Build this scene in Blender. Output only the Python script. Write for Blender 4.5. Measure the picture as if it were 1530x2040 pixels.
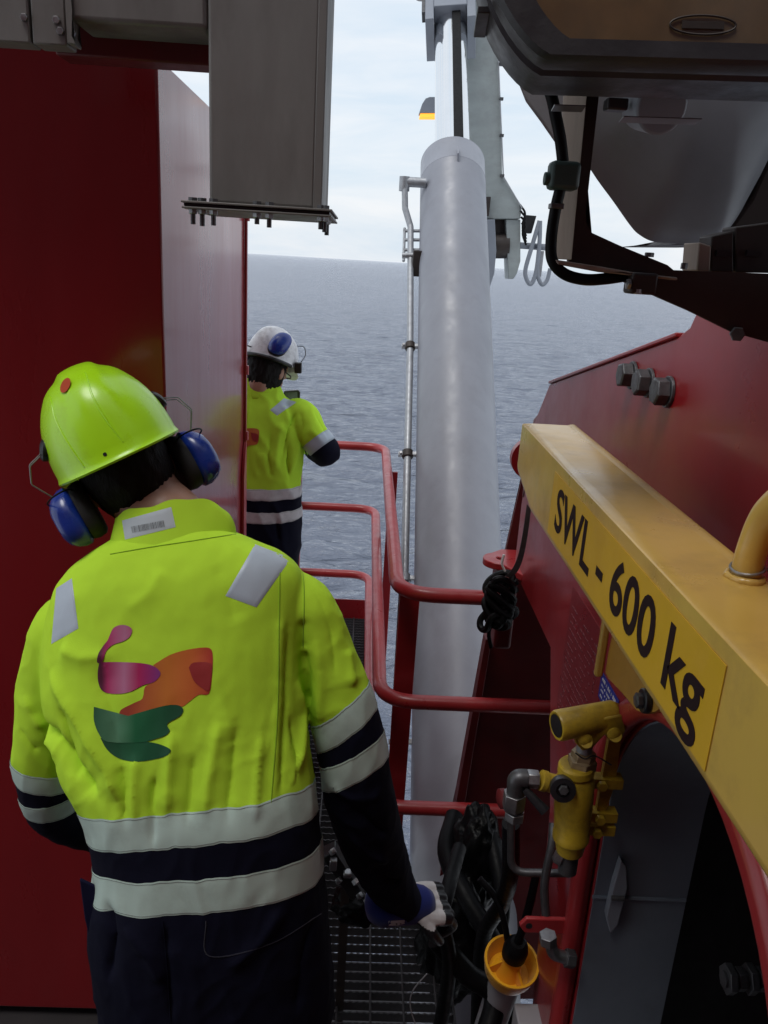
import bpy, bmesh, math, random
import numpy as np
from mathutils import Vector, Matrix
from mathutils.bvhtree import BVHTree
from mathutils import noise as mnoise

random.seed(7)
SC = bpy.context.scene
COL = SC.collection
for o in list(bpy.data.objects):
    bpy.data.objects.remove(o)
V = Vector

# ------------------------------------------------------------------ camera
FPX = 1590.0                       # focal length for a 1530 x 2040 frame
PITCH, ROLL, YAW = math.radians(17.41), math.radians(3.4), math.radians(-2.0)
CAM = V((0.0, 0.0, 2.1))
_f = V((0, math.cos(PITCH), -math.sin(PITCH)))
_r = V((1, 0, 0))
_u = V((0, math.sin(PITCH), math.cos(PITCH)))
_R = _r * math.cos(ROLL) + _u * math.sin(ROLL)
_U = _u * math.cos(ROLL) - _r * math.sin(ROLL)
_Z = Matrix.Rotation(YAW, 3, 'Z')
cF, cR, cU = _Z @ _f, _Z @ _R, _Z @ _U
cam_d = bpy.data.cameras.new('camera')
cam_d.sensor_fit = 'VERTICAL'
cam_d.sensor_height = 36.0
cam_d.lens = 36.0 * FPX / 2040.0
cam_d.clip_start = 0.05
cam_d.clip_end = 60000
cam = bpy.data.objects.new('camera', cam_d)
COL.objects.link(cam)
M = Matrix((cR, cU, -cF)).transposed().to_4x4()
M.translation = CAM
cam.matrix_world = M
SC.camera = cam
SC.render.resolution_x, SC.render.resolution_y = 768, 1024

def ray(x, y):
    return cF + cR * ((x - 765) / FPX) - cU * ((y - 1020) / FPX)
def at(x, y, Y=None, X=None, Z=None, D=None):
    """survey: point on a sight line at a known plane (or axial distance D)"""
    d = ray(x, y)
    if D is not None:
        t = D
    elif Y is not None:
        t = Y / d.y
    elif X is not None:
        t = X / d.x
    else:
        t = (Z - CAM.z) / d.z
    return CAM + d * t

# ------------------------------------------------------------------ world, sun, exposure
SUN_EL, SUN_AZ = math.radians(68), math.radians(225)     # azimuth clockwise from +Y: behind the camera, to the left
w = bpy.data.worlds.new('World')
SC.world = w
w.use_nodes = True
nt = w.node_tree
nt.nodes.clear()
def wn(t, **k):
    n = nt.nodes.new(t)
    for a, b in k.items():
        setattr(n, a, b)
    return n
sky = wn('ShaderNodeTexSky', sky_type='NISHITA', sun_disc=False)
sky.sun_elevation = SUN_EL
sky.sun_rotation = SUN_AZ
sky.air_density, sky.dust_density, sky.ozone_density = 1.2, 2.5, 1.0
tc = wn('ShaderNodeTexCoord')
mp = wn('ShaderNodeMapping')
mp.inputs['Scale'].default_value = (1.6, 1.6, 8.5)
n1 = wn('ShaderNodeTexNoise')
n1.inputs['Scale'].default_value = 2.4
n1.inputs['Detail'].default_value = 7
n1.inputs['Roughness'].default_value = .58
n1.inputs['Distortion'].default_value = .5
cr = wn('ShaderNodeValToRGB')
cr.color_ramp.elements[0].position = .34
cr.color_ramp.elements[0].color = (7.5, 8.6, 9.7, 1)
cr.color_ramp.elements[1].position = .68
cr.color_ramp.elements[1].color = (9.5, 9.8, 10.2, 1)
mx = wn('ShaderNodeMix', data_type='RGBA')
mx.inputs[0].default_value = .86
bg = wn('ShaderNodeBackground')
bg.inputs['Strength'].default_value = .105
wo = wn('ShaderNodeOutputWorld')
L = nt.links.new
L(tc.outputs['Generated'], mp.inputs['Vector'])
L(mp.outputs['Vector'], n1.inputs['Vector'])
L(n1.outputs['Fac'], cr.inputs['Fac'])
L(sky.outputs['Color'], mx.inputs[6])
L(cr.outputs['Color'], mx.inputs[7])
L(mx.outputs[2], bg.inputs['Color'])
L(bg.outputs['Background'], wo.inputs['Surface'])

sd = bpy.data.lights.new('sun', 'SUN')
sd.energy = 1.3
sd.angle = math.radians(24)
sd.color = (1.0, .97, .93)
sun = bpy.data.objects.new('sun', sd)
COL.objects.link(sun)
sdir = V((math.sin(SUN_AZ) * math.cos(SUN_EL), math.cos(SUN_AZ) * math.cos(SUN_EL), math.sin(SUN_EL)))
sun.rotation_euler = sdir.to_track_quat('Z', 'Y').to_euler()
sun.location = (0, -3, 8)

vs = SC.view_settings
vs.view_transform = 'Standard'
vs.look = 'None'
vs.exposure = 0.0
vs.gamma = 1.0
SC.render.engine = 'CYCLES'
SC.cycles.max_bounces = 6

# ------------------------------------------------------------------ materials
def lin(r, g, b):
    f = lambda c: (c / 255 / 12.92) if c / 255 <= .04045 else ((c / 255 + .055) / 1.055) ** 2.4
    return (f(r), f(g), f(b))
MATS = {}
def mat(name, col, rough=.5, metal=0.0, var=.12, vscale=6.0, bump=0.0, bscale=60.0, coat=0.0, stretch=(1, 1, 1),
        dirt=None, dirt_amt=0.0, dirt_scale=4.0, rvar=.12, spec=.5, sheen=0.0, trans=0.0, bdist=.002, coords='Object'):
    """principled surface with colour drift, gloss drift, optional grime patches and fine relief"""
    if name in MATS:
        return MATS[name]
    m = bpy.data.materials.new(name)
    m.use_nodes = True
    t = m.node_tree
    t.nodes.clear()
    out = t.nodes.new('ShaderNodeOutputMaterial')
    b = t.nodes.new('ShaderNodeBsdfPrincipled')
    t.links.new(b.outputs[0], out.inputs['Surface'])
    c = t.nodes.new('ShaderNodeTexCoord')
    g = t.nodes.new('ShaderNodeMapping')
    g.inputs['Scale'].default_value = stretch
    t.links.new(c.outputs[coords], g.inputs['Vector'])
    def noise(s, det=5, ro=.6):
        n = t.nodes.new('ShaderNodeTexNoise')
        n.inputs['Scale'].default_value = s
        n.inputs['Detail'].default_value = det
        n.inputs['Roughness'].default_value = ro
        t.links.new(g.outputs['Vector'], n.inputs['Vector'])
        return n
    n = noise(vscale)
    r = t.nodes.new('ShaderNodeValToRGB')
    r.color_ramp.elements[0].position = .3
    r.color_ramp.elements[1].position = .7
    lo = [max(0, x * (1 - var)) for x in col]
    hi = [min(1, x * (1 + var)) for x in col]
    r.color_ramp.elements[0].color = (*lo, 1)
    r.color_ramp.elements[1].color = (*hi, 1)
    t.links.new(n.outputs['Fac'], r.inputs['Fac'])
    cs = r.outputs['Color']
    if dirt:
        dn = noise(dirt_scale, 8, .68)
        dr = t.nodes.new('ShaderNodeValToRGB')
        dr.color_ramp.elements[0].position = .62 - .25 * dirt_amt
        dr.color_ramp.elements[1].position = .80 - .15 * dirt_amt
        dr.color_ramp.elements[0].color = (0, 0, 0, 1)
        dr.color_ramp.elements[1].color = (dirt_amt, dirt_amt, dirt_amt, 1)
        t.links.new(dn.outputs['Fac'], dr.inputs['Fac'])
        mm = t.nodes.new('ShaderNodeMix')
        mm.data_type = 'RGBA'
        t.links.new(dr.outputs['Color'], mm.inputs[0])
        t.links.new(cs, mm.inputs[6])
        mm.inputs[7].default_value = (*dirt, 1)
        cs = mm.outputs[2]
    t.links.new(cs, b.inputs['Base Color'])
    rn = noise(vscale * 2.3)
    mr = t.nodes.new('ShaderNodeMapRange')
    mr.inputs['From Min'].default_value = .3
    mr.inputs['From Max'].default_value = .7
    mr.inputs['To Min'].default_value = max(.03, rough - rvar)
    mr.inputs['To Max'].default_value = min(1, rough + rvar)
    t.links.new(rn.outputs['Fac'], mr.inputs['Value'])
    t.links.new(mr.outputs['Result'], b.inputs['Roughness'])
    b.inputs['Metallic'].default_value = metal
    b.inputs['Specular IOR Level'].default_value = spec
    b.inputs['Coat Weight'].default_value = coat
    b.inputs['Coat Roughness'].default_value = .12
    b.inputs['Sheen Weight'].default_value = sheen
    b.inputs['Transmission Weight'].default_value = trans
    if bump:
        bn = noise(bscale, 4, .6)
        bp = t.nodes.new('ShaderNodeBump')
        bp.inputs['Strength'].default_value = bump
        bp.inputs['Distance'].default_value = bdist
        t.links.new(bn.outputs['Fac'], bp.inputs['Height'])
        t.links.new(bp.outputs['Normal'], b.inputs['Normal'])
    MATS[name] = m
    return m

RUST = (.10, .035, .015)
RED = mat('red_paint', (.29, .014, .018), .34, var=.10, vscale=3, bump=.10, bscale=26, coat=.25, dirt=(.09, .012, .014), dirt_amt=.35, dirt_scale=5, rvar=.08)
RED_RAIL = mat('red_rail_paint', (.36, .025, .028), .38, var=.10, vscale=9, bump=.08, bscale=60, coat=.2, dirt=(.16, .02, .02), dirt_amt=.3, dirt_scale=9)
RED_BOX = mat('red_box_paint', (.245, .008, .012), .30, var=.12, vscale=3, bump=.05, bscale=18, coat=.5, rvar=.06, stretch=(1, 1, .25))
RED_DK = mat('red_shadow_paint', (.12, .008, .010), .5, var=.15, vscale=6, dirt=(.03, .01, .01), dirt_amt=.5)  # darker copy of the red, shade of recessed parts put into the colour
STEEL = mat('dull_stainless', (.215, .207, .195), .5, .15, var=.14, vscale=9, bump=.12, bscale=110, stretch=(1, 1, .3), dirt=(.13, .12, .11), dirt_amt=.6, dirt_scale=7)
ZINC = mat('zinc_bolt', (.30, .30, .31), .4, .85, var=.25, vscale=40, dirt=(.07, .05, .04), dirt_amt=.4, dirt_scale=30)
DKBOLT = mat('dark_bolt', (.10, .10, .105), .42, .5, var=.3, vscale=40, bump=.3, bscale=120, dirt=(.04, .03, .03), dirt_amt=.5, dirt_scale=30)
GREY = mat('crane_grey_paint', (.275, .285, .325), .42, var=.08, vscale=5, bump=.12, bscale=30, coat=.0, dirt=(.20, .20, .215), dirt_amt=.4, dirt_scale=6, stretch=(1, 1, .6))
GREYB = mat('boom_grey_paint', (.30, .33, .33), .5, var=.15, vscale=4, dirt=(.20, .20, .19), dirt_amt=.5, dirt_scale=5, stretch=(1, 1, 1.8))
GREYD = mat('housing_grey_paint', (.22, .24, .28), .45, var=.10, vscale=4, bump=.1, bscale=50, dirt=(.12, .11, .11), dirt_amt=.4)
SLEEVE = mat('blue_grey_paint', (.16, .19, .23), .45, var=.1, vscale=6, dirt=(.07, .07, .08), dirt_amt=.35, bump=.1)
CHROME = mat('chrome_rod', (.86, .87, .88), .10, 1.0, var=.03, vscale=5, rvar=.04)
PIPE = mat('galvanised_pipe', (.36, .37, .39), .45, .5, var=.15, vscale=25, dirt=(.2, .2, .2), dirt_amt=.4, dirt_scale=20)
YEL = mat('yellow_beam_paint', (.56, .35, .075), .34, var=.06, vscale=5, bump=.08, bscale=50, coat=.3, dirt=(.33, .20, .06), dirt_amt=.55, dirt_scale=13, rvar=.1)
YELS = mat('yellow_sticker', (.58, .335, .020), .4, var=.04, vscale=10)
YELP = mat('yellow_pump_paint', (.52, .35, .026), .42, var=.15, vscale=25, bump=.2, bscale=90, dirt=(.14, .09, .02), dirt_amt=.7, dirt_scale=18)
YELC = mat('orange_yellow_plastic', (.75, .36, .01), .35, var=.05, vscale=10, sheen=.1)
BLACK = mat('black_plastic', (.012, .012, .014), .42, var=.3, vscale=20, rvar=.15)
BLKM = mat('black_housing', (.030, .028, .032), .48, var=.25, vscale=12, bump=.15, bscale=150, dirt=(.05, .045, .045), dirt_amt=.4, dirt_scale=8)
RUBBER = mat('black_rubber', (.0035, .0035, .0045), .5, var=.3, vscale=30, bump=.1, bscale=100, spec=.15)
PLAST = mat('black_sheeting', (.003, .003, .0035), .4, spec=.15, var=.3, vscale=12, bump=.5, bscale=35, bdist=.01)
BROWN = mat('weathered_bracket_steel', (.30, .24, .20), .55, .15, var=.3, vscale=9, stretch=(1, 1, .12), dirt=(.06, .035, .025), dirt_amt=.6, dirt_scale=8, bump=.2, bscale=60)
DKSTEEL = mat('dark_bracket_steel', (.035, .026, .024), .55, .2, var=.3, vscale=10, dirt=(.06, .04, .02), dirt_amt=.5)
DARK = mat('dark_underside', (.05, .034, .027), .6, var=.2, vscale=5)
INK = mat('dark_print', (.016, .005, .008), .7, var=.1, spec=.15)
WHITE = mat('white_print', (.75, .75, .76), .5, var=.05)
BLUE = mat('blue_sign', (.012, .035, .30), .4, var=.06)
GREEN = mat('green_clamp', (.035, .065, .058), .5, var=.15, vscale=20)
GALV = mat('galvanised_grating', (.055, .052, .056), .5, .3, var=.25, vscale=25, dirt=(.025, .023, .023), dirt_amt=.5, dirt_scale=12)
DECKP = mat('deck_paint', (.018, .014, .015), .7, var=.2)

# ------------------------------------------------------------------ mesh helpers
ORG = {}
def tag(o, label=None, cat=None, group=None, kind=None):
    if label: o['label'] = label
    if cat: o['category'] = cat
    if group: o['group'] = group
    if kind: o['kind'] = kind
    return o
def thing(name, loc, label=None, cat=None, group=None, kind=None):
    o = bpy.data.objects.new(name, None)
    o.empty_display_size = .05
    COL.objects.link(o)
    o.location = loc
    ORG[o.name] = V(loc)
    return tag(o, label, cat, group, kind)
def mesh_obj(name, me, m, parent=None):
    if m is not None:
        me.materials.append(m)
    o = bpy.data.objects.new(name, me)
    COL.objects.link(o)
    if parent is not None:
        o.parent = parent
        ORG[o.name] = ORG[parent.name]
    else:
        ORG[o.name] = V((0, 0, 0))
    return o
def obj(name, bm, m, parent=None, bevel=0.0, seg=2, smooth=True, ang=38, origin=None):
    """bmesh in scene coordinates -> one mesh object (origin at its thing's base)"""
    me = bpy.data.meshes.new(name)
    bmesh.ops.recalc_face_normals(bm, faces=bm.faces[:])
    off = ORG[parent.name] if parent is not None else (V(origin) if origin is not None else V((0, 0, 0)))
    for v in bm.verts:
        v.co -= off
    bm.to_mesh(me)
    bm.free()
    if smooth:
        me.polygons.foreach_set('use_smooth', [True] * len(me.polygons))
        me.set_sharp_from_angle(angle=math.radians(ang))
    o = mesh_obj(name, me, m, parent)
    if parent is None and origin is not None:
        o.location = origin
        ORG[o.name] = V(origin)
    if bevel:
        b = o.modifiers.new('bevel', 'BEVEL')
        b.width, b.segments, b.limit_method, b.angle_limit = bevel, seg, 'ANGLE', math.radians(40)
        b.harden_normals = False
    return o
def B(): return bmesh.new()
def box(bm, lo, hi, mtx=None):
    lo, hi = V(lo), V(hi)
    vs_ = [V((x, y, z)) for z in (lo.z, hi.z) for y in (lo.y, hi.y) for x in (lo.x, hi.x)]
    if mtx: vs_ = [mtx @ v for v in vs_]
    q = [bm.verts.new(v) for v in vs_]
    for f in ((0, 2, 3, 1), (4, 5, 7, 6), (0, 1, 5, 4), (1, 3, 7, 5), (3, 2, 6, 7), (2, 0, 4, 6)):
        bm.faces.new([q[i] for i in f])
    return bm
def frame_of(d):
    d = V(d).normalized()
    a = V((0, 0, 1)) if abs(d.z) < .9 else V((1, 0, 0))
    x = d.cross(a).normalized()
    return x, d.cross(x).normalized(), d
def cyl(bm, a, b, r0, r1=None, n=24, caps=True):
    a, b = V(a), V(b)
    r1 = r0 if r1 is None else r1
    x, y, d = frame_of(b - a)
    A = [bm.verts.new(a + (x * math.cos(t) + y * math.sin(t)) * r0) for t in [2 * math.pi * i / n for i in range(n)]]
    C = [bm.verts.new(b + (x * math.cos(t) + y * math.sin(t)) * r1) for t in [2 * math.pi * i / n for i in range(n)]]
    for i in range(n):
        bm.faces.new((A[i], A[(i + 1) % n], C[(i + 1) % n], C[i]))
    if caps:
        bm.faces.new(A[::-1]); bm.faces.new(C)
    return bm
def lathe(bm, a, d, prof, n=28):
    """profile [(distance along d, radius)] turned round the axis a + d"""
    x, y, d = frame_of(d)
    rings = []
    for s, r in prof:
        c = V(a) + d * s
        rings.append([bm.verts.new(c + (x * math.cos(t) + y * math.sin(t)) * max(r, 1e-4)) for t in [2 * math.pi * i / n for i in range(n)]])
    for p, q in zip(rings, rings[1:]):
        for i in range(n):
            bm.faces.new((p[i], p[(i + 1) % n], q[(i + 1) % n], q[i]))
    bm.faces.new(rings[0][::-1]); bm.faces.new(rings[-1])
    return bm
def catmull(P, n=8):
    P = [V(p) for p in P]
    if len(P) < 3: return P
    Q = [P[0] * 2 - P[1]] + P + [P[-1] * 2 - P[-2]]
    out = []
    for i in range(1, len(Q) - 2):
        a, b, c, d = Q[i - 1:i + 3]
        for k in range(n):
            t = k / n
            out.append(.5 * ((2 * b) + (c - a) * t + (2 * a - 5 * b + 4 * c - d) * t * t + (3 * b - a - 3 * c + d) * t ** 3))
    out.append(P[-1])
    return out
def fillet(P, r, n=8):
    """polyline with rounded corners"""
    P = [V(p) for p in P]
    out = [P[0]]
    for a, b, c in zip(P, P[1:], P[2:]):
        u, v = (a - b).normalized(), (c - b).normalized()
        k = u.angle(v)
        t = min(r / math.tan(k / 2), (a - b).length * .49, (c - b).length * .49)
        s, e = b + u * t, b + v * t
        for i in range(n + 1):
            q = i / n
            out.append(s * (1 - q) ** 2 + b * 2 * q * (1 - q) + e * q * q)
    out.append(P[-1])
    return out
def sweep(bm, P, r, n=14, caps=True):
    P = [V(p) for p in P]
    R_ = r if isinstance(r, (list, tuple)) else [r] * len(P)
    x = None
    rings = []
    for i, p in enumerate(P):
        d = (P[min(i + 1, len(P) - 1)] - P[max(i - 1, 0)]).normalized()
        if x is None:
            x, y, _ = frame_of(d)
        else:
            x = (x - d * x.dot(d)).normalized()
        y = d.cross(x).normalized()
        rings.append([bm.verts.new(p + (x * math.cos(t) + y * math.sin(t)) * R_[i]) for t in [2 * math.pi * k / n for k in range(n)]])
    for a, b in zip(rings, rings[1:]):
        for k in range(n):
            bm.faces.new((a[k], a[(k + 1) % n], b[(k + 1) % n], b[k]))
    if caps:
        bm.faces.new(rings[0][::-1]); bm.faces.new(rings[-1])
    return bm
def prism(bm, poly, ext, holes=()):
    """planar outline (3D points) extruded by the vector ext, holes cut through"""
    ext = V(ext)
    loops = [[V(p) for p in poly]] + [[V(p) for p in h] for h in holes]
    nrm = V((0, 0, 0))
    for a, b in zip(loops[0], loops[0][1:] + loops[0][:1]):
        nrm += a.cross(b)
    both = []
    for off in (V((0, 0, 0)), ext):
        rings = [[bm.verts.new(p + off) for p in lp] for lp in loops]
        if len(rings) == 1:
            f = bm.faces.new(rings[0])
            if len(rings[0]) > 4:
                bmesh.ops.triangulate(bm, faces=[f])
        else:
            es = []
            for rg in rings:
                for a, b in zip(rg, rg[1:] + rg[:1]):
                    es.append(bm.edges.new((a, b)))
            bmesh.ops.triangle_fill(bm, use_beauty=True, use_dissolve=False, edges=es, normal=nrm.normalized())
        both.append(rings)
    for ra, rb in zip(*both):
        k = len(ra)
        for i in range(k):
            bm.faces.new((ra[i], ra[(i + 1) % k], rb[(i + 1) % k], rb[i]))
    return bm
def hexnut(bm, a, d, r, h, dome=True, rot=0.0):
    x, y, d = frame_of(d)
    a = V(a)
    R0 = [a + (x * math.cos(t + rot) + y * math.sin(t + rot)) * r for t in [math.pi / 3 * i for i in range(6)]]
    A = [bm.verts.new(p) for p in R0]
    C = [bm.verts.new(p + d * h * .88) for p in R0]
    E = [bm.verts.new(a + (p - a) * .86 + d * h) for p in R0]
    for i in range(6):
        j = (i + 1) % 6
        bm.faces.new((A[i], A[j], C[j], C[i])); bm.faces.new((C[i], C[j], E[j], E[i]))
    bm.faces.new(A[::-1]); bm.faces.new(E)
    return bm
def text_mesh(body, size, origin, xdir, ydir, sx=1.0, bold=0.0, extrude=.0006, align='LEFT', spacing=1.0):
    cu = bpy.data.curves.new('lettering', 'FONT')
    cu.body, cu.size, cu.extrude, cu.offset = body, size, extrude, bold
    cu.align_x, cu.space_character = align, spacing
    cu.resolution_u = 5
    t = bpy.data.objects.new('lettering', cu)
    COL.objects.link(t)
    dg = bpy.context.evaluated_depsgraph_get()
    me = bpy.data.meshes.new_from_object(t.evaluated_get(dg))
    bpy.data.objects.remove(t)
    bpy.data.curves.remove(cu)
    xd, yd = V(xdir).normalized(), V(ydir).normalized()
    zd = xd.cross(yd)
    bm = B()
    bm.from_mesh(me)
    bpy.data.meshes.remove(me)
    for v in bm.verts:
        v.co = V(origin) + xd * v.co.x * sx + yd * v.co.y + zd * v.co.z
    return bm
def px_poly(pts, **k):
    return [at(x, y, **k) for x, y in pts]
# ------------------------------------------------------------------ sea
def build_sea():
    zs = -11.0
    rng = np.random.RandomState(3)
    na, rs = 620, [11.0]
    while rs[-1] < 420:
        rs.append(rs[-1] * 1.0085 + .02)
    while rs[-1] < 42000:
        rs.append(rs[-1] * 1.18)
    rs = np.array(rs)
    th = np.radians(np.linspace(-42, 46, na))
    Rg, T = np.meshgrid(rs, th, indexing='ij')
    X, Y = Rg * np.sin(T), Rg * np.cos(T)
    Z = np.zeros_like(X)
    for i in range(110):
        lam = np.exp(rng.uniform(np.log(.45), np.log(4.2)))
        a = math.radians(196) + rng.normal(0, .5)
        k = 2 * np.pi / lam
        ph = rng.uniform(0, 6.28)
        s = np.sin(k * (X * np.sin(a) + Y * np.cos(a)) + ph)
        fade = np.clip(1.5 - Rg * .0085 * 2.2 / lam, 0, 1)
        Z += 0.0066 * lam ** .72 * fade * (np.exp(1.0 * s) - 1.2)
    co = np.stack([X, Y, Z], -1).reshape(-1, 3)
    n0, n1_ = X.shape
    idx = np.arange(n0 * n1_).reshape(n0, n1_)
    fc = np.stack([idx[:-1, :-1], idx[:-1, 1:], idx[1:, 1:], idx[1:, :-1]], -1).reshape(-1, 4)
    me = bpy.data.meshes.new('sea')
    me.vertices.add(len(co)); me.vertices.foreach_set('co', co.ravel())
    me.loops.add(fc.size); me.loops.foreach_set('vertex_index', fc.ravel())
    me.polygons.add(len(fc)); me.polygons.foreach_set('loop_start', np.arange(0, fc.size, 4))
    me.update(); me.validate()
    me.polygons.foreach_set('use_smooth', [True] * len(fc))
    m = bpy.data.materials.new('sea_water')
    m.use_nodes = True
    t = m.node_tree
    t.nodes.clear()
    out = t.nodes.new('ShaderNodeOutputMaterial')
    dif = t.nodes.new('ShaderNodeBsdfDiffuse'); dif.inputs['Color'].default_value = (.115, .132, .175, 1)
    glo = t.nodes.new('ShaderNodeBsdfGlossy'); glo.inputs['Roughness'].default_value = .16; glo.inputs['Color'].default_value = (.95, .96, 1, 1)
    fr = t.nodes.new('ShaderNodeFresnel'); fr.inputs['IOR'].default_value = 1.333
    cl = t.nodes.new('ShaderNodeMapRange'); cl.inputs['From Max'].default_value = .85; cl.inputs['To Min'].default_value = .02; cl.inputs['To Max'].default_value = .84   # wave facets keep a rough sea well below mirror reflectance
    mxs = t.nodes.new('ShaderNodeMixShader')
    t.links.new(fr.outputs[0], cl.inputs['Value']); t.links.new(cl.outputs['Result'], mxs.inputs[0]); t.links.new(dif.outputs[0], mxs.inputs[1]); t.links.new(glo.outputs[0], mxs.inputs[2]); t.links.new(mxs.outputs[0], out.inputs['Surface'])
    c = t.nodes.new('ShaderNodeTexCoord')
    g = t.nodes.new('ShaderNodeMapping')
    g.inputs['Rotation'].default_value = (0, 0, math.radians(-14))
    g.inputs['Scale'].default_value = (.42, 1.0, 1)
    t.links.new(c.outputs['Object'], g.inputs['Vector'])
    prev = None
    for sc, st, dist in ((.06, 1.0, 2.6), (.3, 1.0, 1.3), (1.2, 1.0, .42), (4.5, 1.0, .12), (14, 1.0, .03)):
        n = t.nodes.new('ShaderNodeTexNoise')
        n.inputs['Scale'].default_value = sc
        n.inputs['Detail'].default_value = 4
        n.inputs['Distortion'].default_value = .6
        t.links.new(g.outputs['Vector'], n.inputs['Vector'])
        bp = t.nodes.new('ShaderNodeBump')
        bp.inputs['Strength'].default_value = st
        bp.inputs['Distance'].default_value = dist
        t.links.new(n.outputs['Fac'], bp.inputs['Height'])
        if prev is not None:
            t.links.new(prev.outputs['Normal'], bp.inputs['Normal'])
        prev = bp
    for nd in (dif, glo, fr): t.links.new(prev.outputs['Normal'], nd.inputs['Normal'])
    o = mesh_obj('sea', me, m)
    o.location = (0, 0, zs)
    tag(o, kind='structure')
build_sea()

# ------------------------------------------------------------------ ship around the viewpoint and an added shade slab
o = obj('lower_deck', box(B(), (-4, -2.5, -2.7), (.9, 4.4, -2.6)), DECKP); tag(o, kind='structure')
o = obj('deckhouse_wall', box(B(), (-4, -1.15, -2.6), (4, -1.0, 5.6)), RED_DK); tag(o, 'red painted deckhouse wall behind the walkway', 'wall')
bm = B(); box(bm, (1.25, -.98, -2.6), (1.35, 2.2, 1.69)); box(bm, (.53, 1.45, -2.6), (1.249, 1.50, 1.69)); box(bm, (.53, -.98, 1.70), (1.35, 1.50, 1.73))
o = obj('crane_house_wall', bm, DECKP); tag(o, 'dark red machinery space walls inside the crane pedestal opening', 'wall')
o = obj('shade_slab', box(B(), (-3.2, 1.32, 2.95), (-.47, 3.4, 3.05)), RED_DK); tag(o, 'unseen red slab added to shade the cabinet', 'shade slab')  # added out of view to keep sun off the cabinet front

o = obj('deck_plate', box(B(), (-3, .2, -.05), (-.625, 4.5, -.002)), DECKP); tag(o, kind='structure')

# walkway grating: bearing bars across, cross rods along, serrated tops
def build_grating():
    root = thing('walkway_grating', (0, 0, 0), kind='structure')
    x0, x1, y0, y1 = -.62, .36, .55, 4.50
    def bar_mesh(xa, xb):
        bm = B()
        n = int((xb - xa) / .01)
        top, bot = [], []
        for i in range(n + 1):
            x = xa + (xb - xa) * i / n
            z = 0 if i % 2 else -.0035
            for s in (-.0022, .0022):
                top.append(bm.verts.new((x, s, z)))
                bot.append(bm.verts.new((x, s, -.032)))
        for i in range(n):
            a, b, c, d = top[2 * i], top[2 * i + 1], top[2 * i + 3], top[2 * i + 2]
            e, f, g, h = bot[2 * i], bot[2 * i + 1], bot[2 * i + 3], bot[2 * i + 2]
            bm.faces.new((a, b, c, d)); bm.faces.new((b, f, g, c)); bm.faces.new((e, a, d, h)); bm.faces.new((f, e, h, g))
        me = bpy.data.meshes.new('bearing_bar'); bmesh.ops.recalc_face_normals(bm, faces=bm.faces[:]); bm.to_mesh(me); bm.free()
        me.materials.append(GALV)
        return me
    near_me, far_me = bar_mesh(x0, .36), bar_mesh(x0, .10)
    y = y0
    while y < y1:
        b = bpy.data.objects.new('bearing_bar', near_me if y < 2.30 else far_me); COL.objects.link(b); b.parent = root; b.location = (0, y, 0)
        y += .0345
    me = bpy.data.meshes.new('cross_rod')
    bm = B(); sweep(bm, [V((0, y0, -.004)), V((0, y1, -.004))], .0036, 8); bm.to_mesh(me); bm.free()
    me.materials.append(GALV)
    me2 = bpy.data.meshes.new('cross_rod')
    bm = B(); sweep(bm, [V((0, y0, -.004)), V((0, 2.28, -.004))], .0036, 8); bm.to_mesh(me2); bm.free()
    me2.materials.append(GALV)
    x = x0 + .04
    while x < x1:
        b = bpy.data.objects.new('cross_rod', me if x < .09 else me2); COL.objects.link(b); b.parent = root; b.location = (x, 0, 0)
        x += .0985
    for a, b in (((x0, y0, -.04), (x0 + .006, y1, .002)), ((x1 - .006, y0, -.04), (x1, 2.25, .002))):
        obj('edge_bar', box(B(), a, b), GALV, root)
    obj('support_beam', box(B(), (-.62, 2.9, -.16), (.10, 2.96, -.036)), RED_DK, root)
    obj('support_beam', box(B(), (-.62, 1.4, -.16), (.36, 1.46, -.036)), RED_DK, root)
build_grating()

# ------------------------------------------------------------------ red locker on the left
def build_locker():
    xr, yf, yb, zt = -.431, 1.75, 2.90, 2.456
    root = thing('red_cabinet', (-1.0, yf, 0), 'tall red painted steel cabinet at the left edge', 'cabinet')
    bm = B(); box(bm, (-1.75, yf, .03), (xr, yb, zt))
    obj('body', bm, RED_BOX, root, bevel=.006, seg=3)
    obj('plinth', box(B(), (-1.73, yf + .03, 0), (xr - .03, yb - .03, .03)), BLACK, root)
    # rear edge flange with a stiffener and a clip, standing proud of the side
    bm = B(); box(bm, (xr + .0005, yb - .014, .05), (xr + .010, yb + .004, zt - .18)); obj('edge_flange', bm, RED, root, bevel=.002)
    bm = B(); prism(bm, [(xr + .001, yb - .075, .72), (xr + .001, yb - .016, .72), (xr + .001, yb - .016, 1.44), (xr + .001, yb - .045, 1.40), (xr + .001, yb - .075, 1.32)], (.012, 0, 0))
    obj('hinge_plate', bm, RED_RAIL, root, bevel=.002)
    for z in (1.46, 1.70, 2.22):
        bm = B(); cyl(bm, (xr + .009, yb - .005, z - .016), (xr + .009, yb - .005, z + .016), .0085, n=12); obj('hinge_knuckle', bm, RED_RAIL, root)
    bm = B(); cyl(bm, (xr + .0003, 2.06, 2.18), (xr + .004, 2.06, 2.18), .004, n=10); obj('rivet', bm, DKBOLT, root)
build_locker()

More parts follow.
